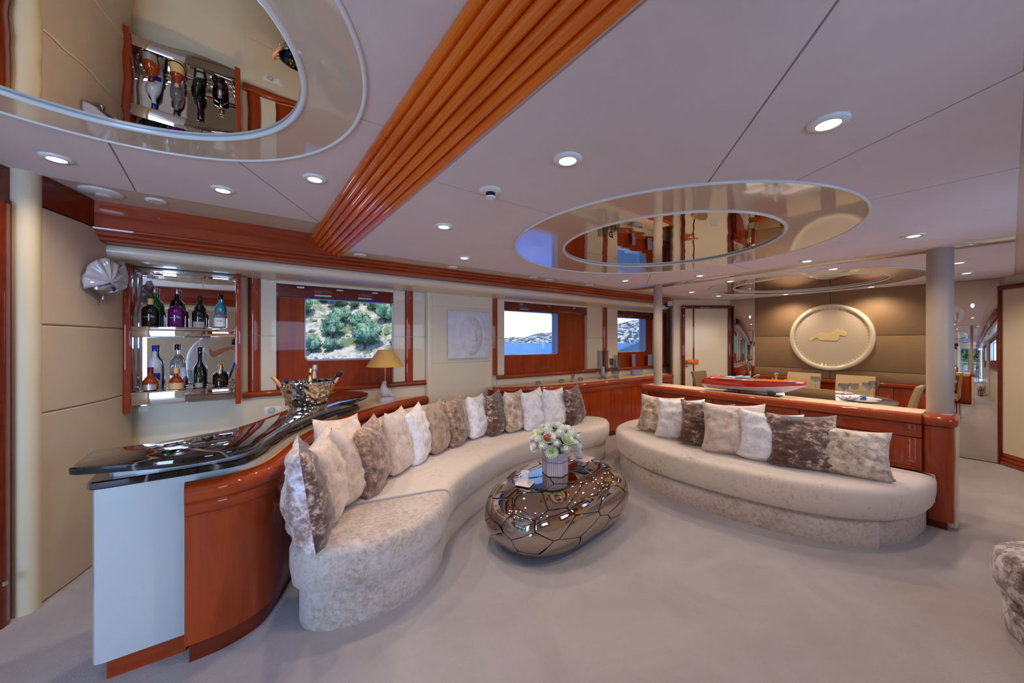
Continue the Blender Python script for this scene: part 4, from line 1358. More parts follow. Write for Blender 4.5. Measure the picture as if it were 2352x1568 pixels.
# ================================================================== CUSHIONS
def cushion(label, x, y, ndeg, lean, roll, w_, h_, th, m, seed, group, z=0.418, m2=None):
    """n-degree: heading of the front face."""
    n = 22
    rnd = random.Random(seed)
    sx_, sy_ = rnd.random() * 50, rnd.random() * 50
    V, F = [], []
    idx = {}
    def prof(u, v):
        return max(0.0, (1 - u * u) * (1 - v * v)) ** 0.42
    for side in (-1, 1):
        for i in range(n + 1):
            for j in range(n + 1):
                u, v = -1 + 2 * i / n, -1 + 2 * j / n
                if side == 1 and (i in (0, n) or j in (0, n)):
                    idx[(side, i, j)] = idx[(-1, i, j)]
                    continue
                # pinched edges leave pointed corners
                px = w_ / 2 * u * (1 - 0.10 * (1 - v * v) * abs(u) ** 1.5)
                pz = h_ / 2 * v * (1 - 0.09 * (1 - u * u) * abs(v) ** 1.5)
                t = prof(u, v) * th / 2 * (1.0 - 0.22 * v)
                cre = noise.noise(Vector((u * 1.6 + sx_, v * 2.2 + sy_, side * 7)))
                cre2 = noise.noise(Vector((u * 3.2 + sy_, v * 5.5 + sx_, side * 3 + 11)))
                edge = (1 - abs(v)) 
                t *= 1 + 0.20 * cre
                cre3 = noise.noise(Vector((u * 2.4 + v * 3.0 + sx_, v * 1.2 - u * 1.0 + sy_, side * 5 + 2)))
                t += 0.016 * abs(cre3) ** 0.7 * min(1, prof(u, v) * 1.5)
                t += 0.020 * cre2 * min(1, prof(u, v) * 1.5) * (1.2 - edge * 0.7)
                px += 0.004 * cre2 * (1 - u * u) 
                pz -= 0.02 * (1 if v < -0.9 else 0) * 0
                # lower part sags outward
                px *= 1 + 0.05 * max(0, -v)
                idx[(side, i, j)] = len(V)
                pz += h_ * 0.11 * max(0, -v) ** 3 * u ** 4 + h_ * 0.02 * max(0, v) ** 3 * u ** 4
                V.append((px, side * t, pz + h_ / 2 * 0.94))
    for side in (-1, 1):
        for i in range(n):
            for j in range(n):
                a, b, c_, d = idx[(side, i, j)], idx[(side, i + 1, j)], idx[(side, i + 1, j + 1)], idx[(side, i, j + 1)]
                F.append((a, b, c_, d) if side == -1 else (a, d, c_, b))
    o = mesh('cushion', V, F, m, None, False, 80)
    if m2 is not None:
        o.data.materials.append(m2)
        for p in o.data.polygons:
            if p.center.y > 0:
                p.material_index = 1
    o.location = (x, y, z)
    o.rotation_mode = 'XYZ'
    R = Matrix.Rotation(math.radians(ndeg + 90), 4, 'Z') @ Matrix.Rotation(-math.radians(lean), 4, 'X') @ Matrix.Rotation(math.radians(roll), 4, 'Y')
    o.rotation_euler = R.to_euler()
    tag(o, label, 'cushion', group)
    return o
GL, GR = 'cushions along the curved sofa', 'cushions along the crescent sofa'
Lp = [  # x, y, heading offset, material, w, label
    (0.292, 2.045, 76, 'p_brown', 0.47, 'silver and brown crushed velvet cushion nearest the viewer on the curved sofa', 'p_silver'),
    (0.415, 2.275, 62, 'p_pink', 0.45, 'pale pink satin cushion second from the near end of the curved sofa', None),
    (0.575, 2.450, 56, 'p_pink', 0.46, 'creased pale pink cushion third from the near end, in front of another', None),
    (0.735, 2.530, 60, 'p_gold', 0.44, 'mauve cushion with gold flecks fourth from the near end', None),
    (0.985, 2.765, 58, 'p_pink', 0.45, 'smooth rose-beige cushion fifth from the near end', None),
    (1.205, 2.915, 60, 'p_white', 0.43, 'creamy white cushion sixth from the near end', None),
    (1.445, 3.045, 60, 'p_tan', 0.43, 'plain tan satin cushion on the curved sofa', None),
    (1.700, 3.150, 55, 'p_gold', 0.44, 'taupe cushion with gold flecks beside the tan one', None),
    (1.975, 3.240, 52, 'p_white', 0.42, 'white cushion between the gold-flecked and the dark brown ones', None),
    (2.215, 3.250, 54, 'p_brown', 0.43, 'dark brown crushed velvet cushion in the middle of the far half of the curved sofa', None),
    (2.440, 3.215, 48, 'p_beige', 0.43, 'grey-beige cushion just right of the dark brown one', None),
    (2.680, 3.165, 44, 'p_white', 0.43, 'white cushion right of the grey-beige one, behind the flowers', None),
    (2.930, 3.110, 42, 'p_white', 0.43, 'lilac-white cushion next to the last one on the curved sofa', None),
    (3.235, 3.085, 52, 'p_brown', 0.43, 'brown and silver crushed cushion at the far end of the curved sofa', None)]
for i, (x, y, off, mm, w_, lab, m2) in enumerate(Lp):
    v = math.degrees(math.atan2(-y, -x))
    cushion(lab, x, y, v + off + 17, 8, (-1) ** i * 3, w_, w_ * 1.06, 0.19, M[mm], 10 + i, GL, m2=M[m2] if m2 else None)
cushion('pale pink cushion standing behind the third one, against the bar front', 0.565, 2.65, -50, 14, 6, 0.44, 0.46, 0.14, M['p_pink'], 77, GL, z=0.45)
Rp = [(3.60, 2.245, 'p_beige', 0.45, 'beige cushion at the far end of the crescent sofa'),
      (3.52, 1.960, 'p_white', 0.46, 'white cushion second from the far end of the crescent sofa'),
      (3.46, 1.690, 'p_brown', 0.47, 'brown crushed velvet cushion third from the far end of the crescent sofa'),
      (3.42, 1.410, 'p_pink', 0.50, 'wide rose-beige cushion in the middle of the crescent sofa'),
      (3.44, 1.155, 'p_white', 0.46, 'white cushion between the rose-beige and the brown crushed ones'),
      (3.47, 0.930, 'p_brown', 0.47, 'brown crushed velvet cushion next to the big beige one on the crescent sofa'),
      (3.56, 0.70, 'p_beige', 0.465, 'large beige velvet cushion nearest the big column')]
for i, (x, y, mm, w_, lab) in enumerate(Rp):
    cushion(lab, x, y, 203 if i < 6 else 196, 26 if i < 6 else 24, (-1) ** i * 2, w_, w_ * (0.96 if i < 6 else 0.80), 0.17, M[mm], 40 + i, GR)

# ================================================================== COFFEE TABLE
ct = thing('coffee_table', 'pebble-shaped coffee table clad in bronze mirror panels', 'coffee table', (1.945, 2.02, 0), math.radians(8))
TA, TB, TH = 0.64, 0.40, 0.42
def pebble(d, k=1.0):
    """unit direction -> point on the pebble"""
    x, y, z = d
    e = 2.35
    r = (abs(x) ** e + abs(y) ** e + abs(z) ** e) ** (-1 / e)
    px, py, pz = x * r, y * r, z * r
    # kidney dent on the viewer side, flattened top and foot
    py += 0.10 * math.cos(px * 2.2) * (1 if py < 0 else 0.4)
    zz = pz
    if zz > 0.80: zz = 0.80 + (zz - 0.80) * 0.12
    if zz < -0.72: zz = -0.72 + (zz + 0.72) * 0.1
    zz = (zz + 0.748) / (0.824 + 0.748)
    s = 1.0
    return Vector((px * TA * k, py * TB * k, 0.006 + (0.5 + (zz - 0.5) * k) * (TH - 0.006)))
rnd = random.Random(5)
seeds = []
ga = PI * (3 - math.sqrt(5))
NS = 60
for i in range(NS):
    z = 1 - 2 * (i + 0.5) / NS
    r = math.sqrt(1 - z * z)
    d = Vector((r * math.cos(ga * i), r * math.sin(ga * i), z)) + Vector((rnd.uniform(-1, 1), rnd.uniform(-1, 1), rnd.uniform(-1, 1))) * 0.11
    seeds.append(d.normalized())
for i, s in enumerate(seeds):
    if s.z < -0.86:
        continue
    t1 = s.orthogonal().normalized()
    t2 = s.cross(t1)
    poly = [(-0.6, -0.6), (0.6, -0.6), (0.6, 0.6), (-0.6, 0.6)]
    poly = [Vector(p) for p in poly]
    for j, q in enumerate(seeds):
        if j == i or q.dot(s) < 0.3:
            continue
        # gnomonic plane: points s + a t1 + b t2 ; nearer to s than q  <=> (s-q).p > 0
        dlt = s - q
        A0, A1, A2 = dlt.dot(s), dlt.dot(t1), dlt.dot(t2)
        out = []
        for k in range(len(poly)):
            a, b = poly[k], poly[(k + 1) % len(poly)]
            da, db = A0 + A1 * a.x + A2 * a.y, A0 + A1 * b.x + A2 * b.y
            if da >= 0: out.append(a)
            if da * db < 0: out.append(a + (b - a) * (da / (da - db)))
        poly = out
        if not poly:
            break
    if len(poly) < 3:
        continue
    cen = sum(poly, Vector((0, 0))) / len(poly)
    # rings: rim slightly sunk, then the panel surface
    edge = []
    for k in range(len(poly)):
        a, b = poly[k], poly[(k + 1) % len(poly)]
        m_ = max(1, int((b - a).length / 0.10))
        for q in range(m_):
            edge.append(a + (b - a) * q / m_)
    V, F = [], []
    rings = [(0.962, 0.965), (0.972, 0.997), (0.90, 1.0), (0.55, 1.0), (0.25, 1.0)]
    n = len(edge)
    tw = Vector((rnd.uniform(-1, 1), rnd.uniform(-1, 1))) * 0.012
    for sc_, kk in rings:
        for p in edge:
            g = cen + (p - cen) * sc_
            d = (s + t1 * g.x + t2 * g.y).normalized()
            V.append(pebble(d, kk * (1 + (g - cen).dot(tw))))
    d = (s + t1 * cen.x + t2 * cen.y).normalized()
    V.append(pebble(d))
    for r_ in range(len(rings) - 1):
        for k in range(n):
            k2 = (k + 1) % n
            F.append((r_ * n + k, r_ * n + k2, (r_ + 1) * n + k2, (r_ + 1) * n + k))
    for k in range(n):
        F.append(((len(rings) - 1) * n + k, (len(rings) - 1) * n + (k + 1) % n, len(V) - 1))
    mesh('mirror_panel', V, F, M['bronze'], ct, False, 50)
V, F = [], []
for i in range(25):
    th = PI * i / 24
    for j in range(48):
        ph = 2 * PI * j / 48
        V.append(pebble(Vector((math.sin(th) * math.cos(ph), math.sin(th) * math.sin(ph), math.cos(th))), 0.972))
for i in range(24):
    for j in range(48):
        F.append((i * 48 + j, i * 48 + (j + 1) % 48, (i + 1) * 48 + (j + 1) % 48, (i + 1) * 48 + j))
mesh('dark_core', V, F, M['black_mat'], ct, False, 60)

# flowers in a striped hexagonal vase
TZ = TH + 0.001
fv = thing('flower_vase', 'hexagonal vase with vertical lilac stripes on the coffee table', 'vase', (1.885, 2.015, TZ), math.radians(14))
hexp = lambda r: [(r * math.cos(PI / 3 * k), r * math.sin(PI / 3 * k)) for k in range(6)]
M['stripe'] = mat('striped_paper', (226, 216, 222), rough=0.6)
M['stripe_l'] = mat('lilac_stripe', (178, 160, 168), rough=0.6)
loft('box', hexp(0.096), [(0, 0.0), (0, 0.165)], M['stripe'], fv, False, 20)
sv = []
H6 = hexp(0.0962)
for k in range(6):
    a, b = Vector(H6[k]), Vector(H6[(k + 1) % 6])
    nrm = Vector(((b - a).y, -(b - a).x)).normalized()
    for q in range(6):
        t0, t1 = (q + 0.25) / 6, (q + 0.75) / 6
        p0, p1 = a + (b - a) * t0, a + (b - a) * t1
        loft('stripe', [p0 - nrm * 0.001, p1 - nrm * 0.001, p1 + nrm * 0.0012, p0 + nrm * 0.0012], [(0, 0.002), (0, 0.164)], M['stripe_l'], fv)
for z0 in (0.0, 0.098):
    loft('gold_band', hexp(0.0985), [(0, z0), (0, z0 + 0.0045)], mat('thin_band', (120, 92, 70), rough=0.4), fv, False, 20)
M['petal'] = mat('white_petal', (240, 240, 232), rough=0.6, sheen=0.3)
M['petal_g'] = mat('green_white_petal', (226, 236, 200), rough=0.6)
M['fleaf'] = mat('flower_leaf', (66, 96, 60), rough=0.5)
M['pod'] = mat('bronze_pod', (150, 70, 40), rough=0.3, metal=0.3)
def petals(nm, n, rings, L, wd, curl, m, par, loc, nrm, core=None):
    V, F = [], []
    for r_ in range(rings):
        k = max(5, int(n * (1 - 0.25 * r_)))
        tilt = 0.25 + 1.15 * r_ / max(1, rings - 1)
        LL = L * (1 - 0.45 * r_ / max(1, rings))
        for i in range(k):
            a = 2 * PI * (i + 0.5 * (r_ % 2)) / k
            ca, sa = math.cos(a), math.sin(a)
            b0 = len(V)
            for q in range(4):
                t = q / 3
                wq = wd * math.sin(PI * (0.18 + 0.72 * t)) 
                tt = tilt + curl * t
                rad = LL * t * math.cos(tt * 0.8)
                zz = LL * t * math.sin(tt * 0.8) + 0.004 * r_
                V.append((ca * rad - sa * wq, sa * rad + ca * wq, zz))
                V.append((ca * rad + sa * wq, sa * rad - ca * wq, zz + 0.002))
            for q in range(3):
                F.append((b0 + 2 * q, b0 + 2 * q + 1, b0 + 2 * q + 3, b0 + 2 * q + 2))
    rot = Vector((0, 0, 1)).rotation_difference(Vector(nrm).normalized()).to_matrix()
    V = [rot @ Vector(v) + Vector(loc) for v in V]
    o = mesh(nm, V, F, m, par, False, 80)
    return o
fl_ = thing('flower_bouquet', 'dense bouquet of white roses, chrysanthemums and bronze pods in the striped vase', 'flowers', (1.885, 2.015, TZ + 0.165))
fl_.scale = (1.34, 1.34, 1.22)
rnd = random.Random(3)
heads = []
for k in range(34):
    t = (k + 0.5) / 34
    z = 1 - 1.15 * t
    r = math.sqrt(max(0, 1 - z * z))
    a = ga * k
    heads.append((r * math.cos(a), r * math.sin(a), z))
for k, (x, y, z) in enumerate(heads):
    c_ = (x * 0.105, y * 0.105, 0.045 + z * 0.085)
    if k % 3 == 0:
        petals('chrysanthemum', 22, 4, 0.048, 0.0055, 0.5, M['petal_g'] if k % 2 else M['petal'], fl_, c_, (x, y, z + 0.2))
    else:
        petals('rose', 9, 5, 0.042, 0.020, 1.0, M['petal'], fl_, c_, (x, y, z + 0.2))
lathe('foliage_core', [(0, -0.03), (0.055, -0.005), (0.082, 0.035), (0.07, 0.085), (0, 0.11)], M['fleaf'], fl_, seg=16)
for (x, y, z) in ((-0.10, -0.045, 0.105), (0.105, 0.04, 0.125)):
    lathe('bronze_pod', [(0, -0.020), (0.014, -0.015), (0.021, 0.0), (0.017, 0.014), (0.006, 0.022), (0, 0.024)], M['pod'], fl_, loc=(x, y, z), seg=16)
for k in range(12):
    a = k * 2.4
    c_ = Vector((0.10 * math.cos(a), 0.10 * math.sin(a), 0.02 + 0.08 * rnd.random()))
    d = Vector((math.cos(a), math.sin(a), 0.5 * rnd.random())).normalized()
    s_ = d.cross(Vector((0, 0, 1))).normalized() * 0.012
    mesh('leaf', [c_, c_ + d * 0.025 + s_, c_ + d * 0.055, c_ + d * 0.025 - s_], [(0, 1, 2, 3)], M['fleaf'], fl_)

# cup on two napkins
t = thing('saucer', 'square pale pink saucer under the espresso cup on the coffee table', 'saucer', (1.575, 1.985, TZ), 0.5)
M['pinkcer'] = mat('pink_ceramic', (226, 206, 200), rough=0.2, coat=0.5)
box('plate', -0.055, 0.055, -0.055, 0.055, 0.0, 0.006, M['pinkcer'], t, bev=0.002)
box('inner_square', -0.04, 0.05, -0.03, 0.06, 0.006, 0.009, M['pinkcer'], t, bev=0.001)
t = thing('espresso_cup', 'small white espresso cup on a square saucer, coffee table', 'cup', (1.578, 1.988, TZ + 0.009))
lathe('cup', [(0, 0), (0.020, 0), (0.022, 0.003), (0.031, 0.074), (0.029, 0.075), (0.020, 0.006), (0, 0.005)], M['porcelain'], t, seg=28)
lathe('coffee', [(0, 0.055), (0.0265, 0.055)], mat('coffee_brown', (150, 96, 60), rough=0.2), t, seg=20)
tube('handle', cr([(-0.028, 0, 0.06), (-0.048, 0, 0.055), (-0.048, 0, 0.03), (-0.024, 0, 0.022)], 4), 0.004, M['porcelain'], t)
t = thing('square_dish', 'pale square dish behind the flowers on the coffee table', 'dish', (2.19, 2.03, TZ), 0.2)
loft('foot', rrect(-0.03, 0.03, -0.03, 0.03, 0.01), [(0, 0.0), (0, 0.02), (0.02, 0.045)], M['pinkcer'], t)
box('dish', -0.075, 0.075, -0.075, 0.075, 0.045, 0.053, M['pinkcer'], t, bev=0.003)
t = thing('glass_shell', 'small clear glass shell lying on the square dish', 'ornament', (2.17, 2.04, TZ + 0.053))
lathe('glass', [(0, 0), (0.03, 0.005), (0.036, 0.02), (0.02, 0.045), (0.008, 0.07), (0, 0.075)], M['frost'], t, seg=20, mod=lambda a, k: 1 + 0.1 * math.sin(a * 7))

# ================================================================== MODEL BOAT
mb = thing('model_boat', 'model speedboat with red hull, white keel and orange deck on a black stand', 'model boat', (4.335, 1.63, 0.846))
M['hull_red'] = mat('red_hull', (200, 30, 16), rough=0.12, coat=1.0)
M['hull_white'] = mat('white_keel', (214, 218, 236), rough=0.2, coat=0.6)
M['deck_or'] = mat('orange_deck', (222, 110, 30), rough=0.15, coat=1.0)
M['seat_blue'] = mat('sky_blue_seat', (120, 190, 220), rough=0.5)
L2 = 0.475
def station(u):
    """u 0 stern .. 1 bow ; returns y position, half beam, keel z, chine z, deck z"""
    y = L2 - 2 * L2 * u
    b = 0.105 * (1 - max(0, (u - 0.35) / 0.65) ** 2.2) * (0.86 + 0.14 * min(1, u / 0.15))
    dz = 0.148 + 0.018 * u * u - 0.03 * max(0, 0.06 - u) / 0.06
    ch = 0.072 + 0.065 * max(0, (u - 0.3) / 0.7) ** 1.6
    kz = 0.022 + 0.11 * max(0, (u - 0.62) / 0.38) ** 2.0
    return y, max(b, 0.002), kz, min(ch, dz - 0.004), dz
NSg = 30
for nm, sel, mm in (('white_keel', 'low', M['hull_white']), ('red_hull', 'mid', M['hull_red']), ('deck', 'top', M['deck_or'])):
    V, F = [], []
    for i in range(NSg + 1):
        y, b, kz, ch, dz = station(i / NSg)
        if sel == 'low':
            row = [(-b * 0.90, ch), (-b * 0.5, (ch + kz) / 2 - 0.005), (0, kz), (b * 0.5, (ch + kz) / 2 - 0.005), (b * 0.90, ch)]
        elif sel == 'mid':
            row = [(-b * 0.90, ch), (-b, (ch + dz) / 2), (-b * 0.96, dz), (b * 0.96, dz), (b, (ch + dz) / 2), (b * 0.90, ch)]
        else:
            row = [(-b * 0.95, dz), (-b * 0.5, dz + 0.010), (0, dz + 0.014), (b * 0.5, dz + 0.010), (b * 0.95, dz)]
        K = len(row)
        V += [(x, y, z) for x, z in row]
    for i in range(NSg):
        for k in range(K if sel != 'top' else K - 1):
            k2 = (k + 1) % K
            F.append((i * K + k, i * K + k2, (i + 1) * K + k2, (i + 1) * K + k))
    F.append(tuple(range(K)))
    F.append(tuple(NSg * K + k for k in range(K)))
    mesh(nm, V, F, mm, mb, False, 50)
box('cockpit', -0.062, 0.062, -0.02, 0.12, 0.150, 0.164, M['black_mat'], mb, bev=0.004)
for y in (0.02, 0.09):
    box('seat', -0.055, 0.055, y, y + 0.04, 0.155, 0.185, M['seat_blue'], mb, bev=0.008)
box('sun_pad', -0.06, 0.06, 0.15, 0.24, 0.150, 0.170, M['seat_blue'], mb, bev=0.008)
box('engine_hatch', -0.06, 0.06, 0.26, 0.40, 0.146, 0.163, M['hull_red'], mb, bev=0.006)
tube('windscreen', cr([(-0.07, -0.02, 0.165), (-0.05, -0.06, 0.20), (0, -0.075, 0.21), (0.05, -0.06, 0.20), (0.07, -0.02, 0.165)], 5), 0.003, M['chrome'], mb)
tube('rub_rail', [(-station(i / 20)[1] - 0.001, station(i / 20)[0], station(i / 20)[4]) for i in range(20)], 0.003, M['chrome'], mb)
for y in (-0.40, -0.30, 0.30, 0.43):
    lathe('cleat', [(0, 0), (0.006, 0), (0.004, 0.012), (0.007, 0.018), (0, 0.02)], M['chrome'], mb, loc=(0, y, 0.160), seg=10)
box('stand_base', -0.06, 0.06, -0.27, 0.25, 0.0, 0.014, M['black'], mb, bev=0.003)
for y in (-0.19, 0.14):
    loft('cradle', rrect(-0.05, 0.05, y - 0.022, y + 0.022, 0.006), [(0, 0.014), (0, 0.05)], M['black'], mb)

# ================================================================== DINING
dt = thing('dining_table', 'round glass dining table set with white linen in front of the taupe wall', 'dining table', (5.66, 1.52, 0))
lathe('glass_top', [(0.0, 0.715), (0.79, 0.715), (0.805, 0.722), (0.805, 0.733), (0.795, 0.738), (0.0, 0.738)], M['crystal'], dt, seg=64)
lathe('pedestal', [(0.34, 0.0), (0.34, 0.03), (0.12, 0.08), (0.10, 0.6), (0.22, 0.715)], M['wood_z'], dt, seg=32)
lathe('linen', [(0.0, 0.7385), (0.62, 0.7385), (0.622, 0.741), (0.0, 0.742)], M['paper'], dt, seg=48)
M['chair'] = mat('bronze_chair_leather', (150, 128, 100), rough=0.35, metal=0.35)
M['chair_l'] = mat('gold_chair_leather', (196, 168, 122), rough=0.35, metal=0.3)
def chair(x, y, rz, label, m):
    """seat faces +y in local space, back on -y"""
    t = thing('dining_chair', label, 'chair', (x, y, 0), rz, 'dining chairs around the glass table')
    V, F = [], []
    n = 10
    for i in range(n + 1):
        s = i / n
        z = 0.42 + 0.515 * s
        yy = -0.20 - 0.085 * s * s
        for xx, dy in ((-0.20, 0), (0.20, 0), (0.20, -0.035), (-0.20, -0.035)):
            V.append((xx, yy + dy, z))
    for i in range(n):
        for k in range(4):
            k2 = (k + 1) % 4
            F.append((i * 4 + k, i * 4 + k2, i * 4 + 4 + k2, i * 4 + 4 + k))
    F += [(0, 1, 2, 3), (4 * n + 3, 4 * n + 2, 4 * n + 1, 4 * n)]
    o = mesh('backrest', V, F, m, t, False, 40)
    box('seat', -0.215, 0.215, -0.22, 0.22, 0.40, 0.47, m, t, bev=0.02, seg=3)
    for sx_ in (-1, 1):
        for sy_ in (-1, 1):
            tube('leg', [(sx_ * 0.185, sy_ * 0.185, 0.405), (sx_ * 0.195, sy_ * 0.20, 0.0)], lambda u: 0.018 - 0.006 * u, M['wood_dark'], t, seg=8)
    return t
chair(4.86, 1.20, -PI / 2, 'dark bronze dining chair seen from behind right of the model boat', M['chair'])
chair(4.88, 1.86, -PI / 2, 'dark bronze dining chair seen from behind below the model boat hull', M['chair'])
chair(6.46, 1.26, PI / 2, 'gold-backed dining chair facing the viewer below the right part of the round plate', M['chair_l'])
chair(6.46, 1.83, PI / 2, 'gold-backed dining chair facing the viewer below the left part of the round plate', M['chair_l'])
chair(5.68, 0.86, 0, 'dining chair seen edge-on at the right end of the glass table', M['chair_l'])
chair(5.80, 2.62, PI, 'dining chair at the left end of the table in front of the cream door', M['chair'])
def wineglass(x, y, label, k=1.0):
    t = thing('wine_glass', label, 'glass', (x, y, 0.742), 0, 'stemmed glasses on the dining table')
    lathe('glass', [(r * k, h * k) for r, h in [(0.034, 0.0), (0.034, 0.002), (0.005, 0.007), (0.004, 0.085), (0.022, 0.10), (0.042, 0.13), (0.045, 0.155), (0.041, 0.185), (0.040, 0.185), (0.043, 0.155), (0.040, 0.132), (0.018, 0.103), (0.0, 0.099)]], M['thin_glass'], t, seg=28)
wineglass(5.98, 1.50, 'single tall wine glass between the two gold-backed chairs', 1.12)
wineglass(5.46, 1.12, 'wine glass just right of the dark bronze chair back')
wineglass(5.60, 1.06, 'second wine glass close behind the one right of the bronze chair')
wineglass(5.80, 0.98, 'wine glass in front of the right gold-backed chair')
wineglass(5.95, 0.95, 'farther of the two glasses before the right gold-backed chair', 1.06)
t = thing('centrepiece', 'crystal centrepiece with a tall stopper behind the model boat', 'ornament', (5.66, 1.83, 0.742))
lathe('dish', [(0, 0), (0.07, 0.0), (0.03, 0.02), (0.02, 0.06), (0.15, 0.11), (0.15, 0.116), (0.02, 0.07), (0, 0.068)], M['crystal'], t, seg=28, mod=lambda a, k: 1 + 0.05 * math.sin(a * 9))
lathe('stopper', [(0, 0.07), (0.03, 0.075), (0.04, 0.11), (0.012, 0.16), (0.01, 0.20), (0.028, 0.225), (0.012, 0.25), (0, 0.255)], M['crystal'], t, seg=16)
for k in range(10):
    a = 2 * PI * k / 10
    lathe('glass_drop', [(0, -0.012), (0.012, 0), (0, 0.014)], M['crystal'], t, loc=(0.13 * math.cos(a), 0.13 * math.sin(a), 0.135 + 0.02 * (k % 2)), seg=8)
def setting(x, y, rz, label):
    t = thing('place_plate', label, 'plate', (x, y, 0.742), rz, 'white plates laid on the dining table')
    lathe('plate', [(0, 0), (0.07, 0.0), (0.135, 0.012), (0.134, 0.015), (0.07, 0.004), (0, 0.003)], M['porcelain'], t, seg=36)
for x, y, lab in ((5.50, 0.98, 'white plate under the folded napkin with the blue ring'), (5.20, 1.25, 'white plate right behind the dark bronze chair back'), (5.22, 1.80, 'white plate behind the model boat'),
                  (6.12, 1.30, 'white plate before the right gold-backed chair'), (6.12, 1.80, 'white plate before the left gold-backed chair'), (5.70, 2.08, 'white plate at the left end of the dining table')):
    setting(x, y, 0, lab)
def napkin(x, y, rz, label):
    t = thing('napkin', label, 'napkin', (x, y, 0.757), rz, 'rolled napkins on the plates')
    tube('cloth', [(-0.14, 0, 0.018), (-0.06, 0, 0.022), (0, 0, 0.020), (0.06, 0, 0.022), (0.15, 0, 0.018)], lambda u: 0.008 + 0.012 * abs(math.sin(PI * (u * 1.0))) , M['paper'], t, seg=10)
    tube('ring', [(-0.02, 0, 0.022), (0.03, 0, 0.022)], 0.023, mat('blue_napkin_ring', (40, 80, 150), rough=0.3), t, seg=16)
napkin(5.50, 0.97, math.radians(-75), 'rolled white napkin with a blue ring at the right end of the table')
napkin(5.22, 1.25, math.radians(20), 'rolled white napkin on the plate behind the dark bronze chair')
t = thing('crystal_star', 'star-shaped glass dish among the place settings right of the bronze chair', 'dish', (5.36, 1.06, 0.742))
V = [(0, 0, 0.01)]
for k in range(16):
    rr = 0.11 if k % 2 == 0 else 0.05
    V.append((rr * math.cos(PI * k / 8), rr * math.sin(PI * k / 8), 0.06 if k % 2 == 0 else 0.02))
mesh('star', V, [(0, 1 + k, 1 + (k + 1) % 16) for k in range(16)], M['crystal'], t).modifiers.new('thick', 'SOLIDIFY').thickness = 0.006

# round plate on the taupe wall
wp = thing('wall_plate', 'big round cream relief plate with a toothed rim on the taupe leather wall', 'wall plate', (XF - 0.031, 1.575, 1.462))
wp.rotation_euler = (0, -PI / 2, 0)      # local z -> towards the room (-x)
M['plate_c'] = mat('glossy_cream_plate', (222, 206, 172), rough=0.12, coat=0.8)
M['plate_in'] = mat('satin_cream_plate', (206, 186, 158), rough=0.25, coat=0.8)
lathe('dish', [(0.0, 0.012), (0.36, 0.012), (0.43, 0.022)], M['plate_in'], wp, seg=96)
lathe('rim', [(0.425, 0.0), (0.425, 0.032), (0.44, 0.046), (0.465, 0.050), (0.484, 0.038), (0.488, 0.0)], M['plate_c'], wp, seg=96)
for k in range(56):
    a = 2 * PI * k / 56
    ca, sa = math.cos(a), math.sin(a)
    w_ = 0.010
    pts = [(0.37, 0.0), (0.425, w_), (0.425, -w_)]
    V = []
    for z in (0.014, 0.030):
        for r_, s_ in pts:
            zz = z if r_ > 0.4 or z < 0.02 else 0.016
            V.append((ca * r_ - sa * s_, sa * r_ + ca * s_, zz))
    mesh('tooth', V, [(0, 1, 2), (3, 5, 4), (0, 1, 4, 3), (1, 2, 5, 4), (2, 0, 3, 5)], M['plate_c'], wp)
for r_, a0, a1 in ((0.20, -0.6, 1.4), (0.235, -0.5, 1.5), (0.27, -2.6, -1.0)):
    tube('raised_line', [(r_ * math.sin(a0 + (a1 - a0) * k / 24), -r_ * math.cos(a0 + (a1 - a0) * k / 24) * 1.0 - 0.03, 0.014) for k in range(25)], 0.007, M['plate_c'], wp, seg=6)
# reclining animal in relief  (local x = up, local y = to the viewer's left)
cat_ = [((780 - py) * 0.000687, (1150 - px) * 0.000536) for px, py in ((690, 800), (720, 790), (800, 775), (850, 745), (880, 710), (930, 688), (1020, 685), (1120, 705), (1190, 680), (1250, 655), (1300, 590),
        (1340, 640), (1420, 640), (1490, 680), (1500, 740), (1440, 760), (1360, 740), (1350, 800), (1310, 850), (1240, 860), (1100, 845), (1000, 850), (940, 840), (890, 800), (850, 790), (800, 820), (760, 855), (720, 850))]
loft('relief_figure', cr([Vector(p) for p in cat_], 3, True), [(0, 0.010), (-0.0006, 0.022), (-0.002, 0.027), (-0.0035, 0.029)], mat('honey_relief', (226, 200, 132), rough=0.2, coat=0.6), wp)

# ================================================================== OUTSIDE
M['sea'] = mat('sea_water', (16, 70, 150), rough=0.35, spec=0.2)
_t, _n, _l, _b = nodes(M['sea'])
_v = coords(M['sea'], (1, 1, 1))
_f = noisefac(M['sea'], _v, 0.25, 8, 0.7)
_l.new(ramp(M['sea'], _f, [(0.3, (8, 76, 190)), (0.7, (30, 120, 218))]), _b.inputs['Base Color'])
bump(M['sea'], noisefac(M['sea'], _v, 0.9, 5, 0.7), 0.8, 0.4)
ZSEA = -2.6
sea = struct(mesh('sea', [(-3000, -3000, ZSEA), (3000, -3000, ZSEA), (3000, 3000, ZSEA), (-3000, 3000, ZSEA)], [(0, 1, 2, 3)], M['sea']))

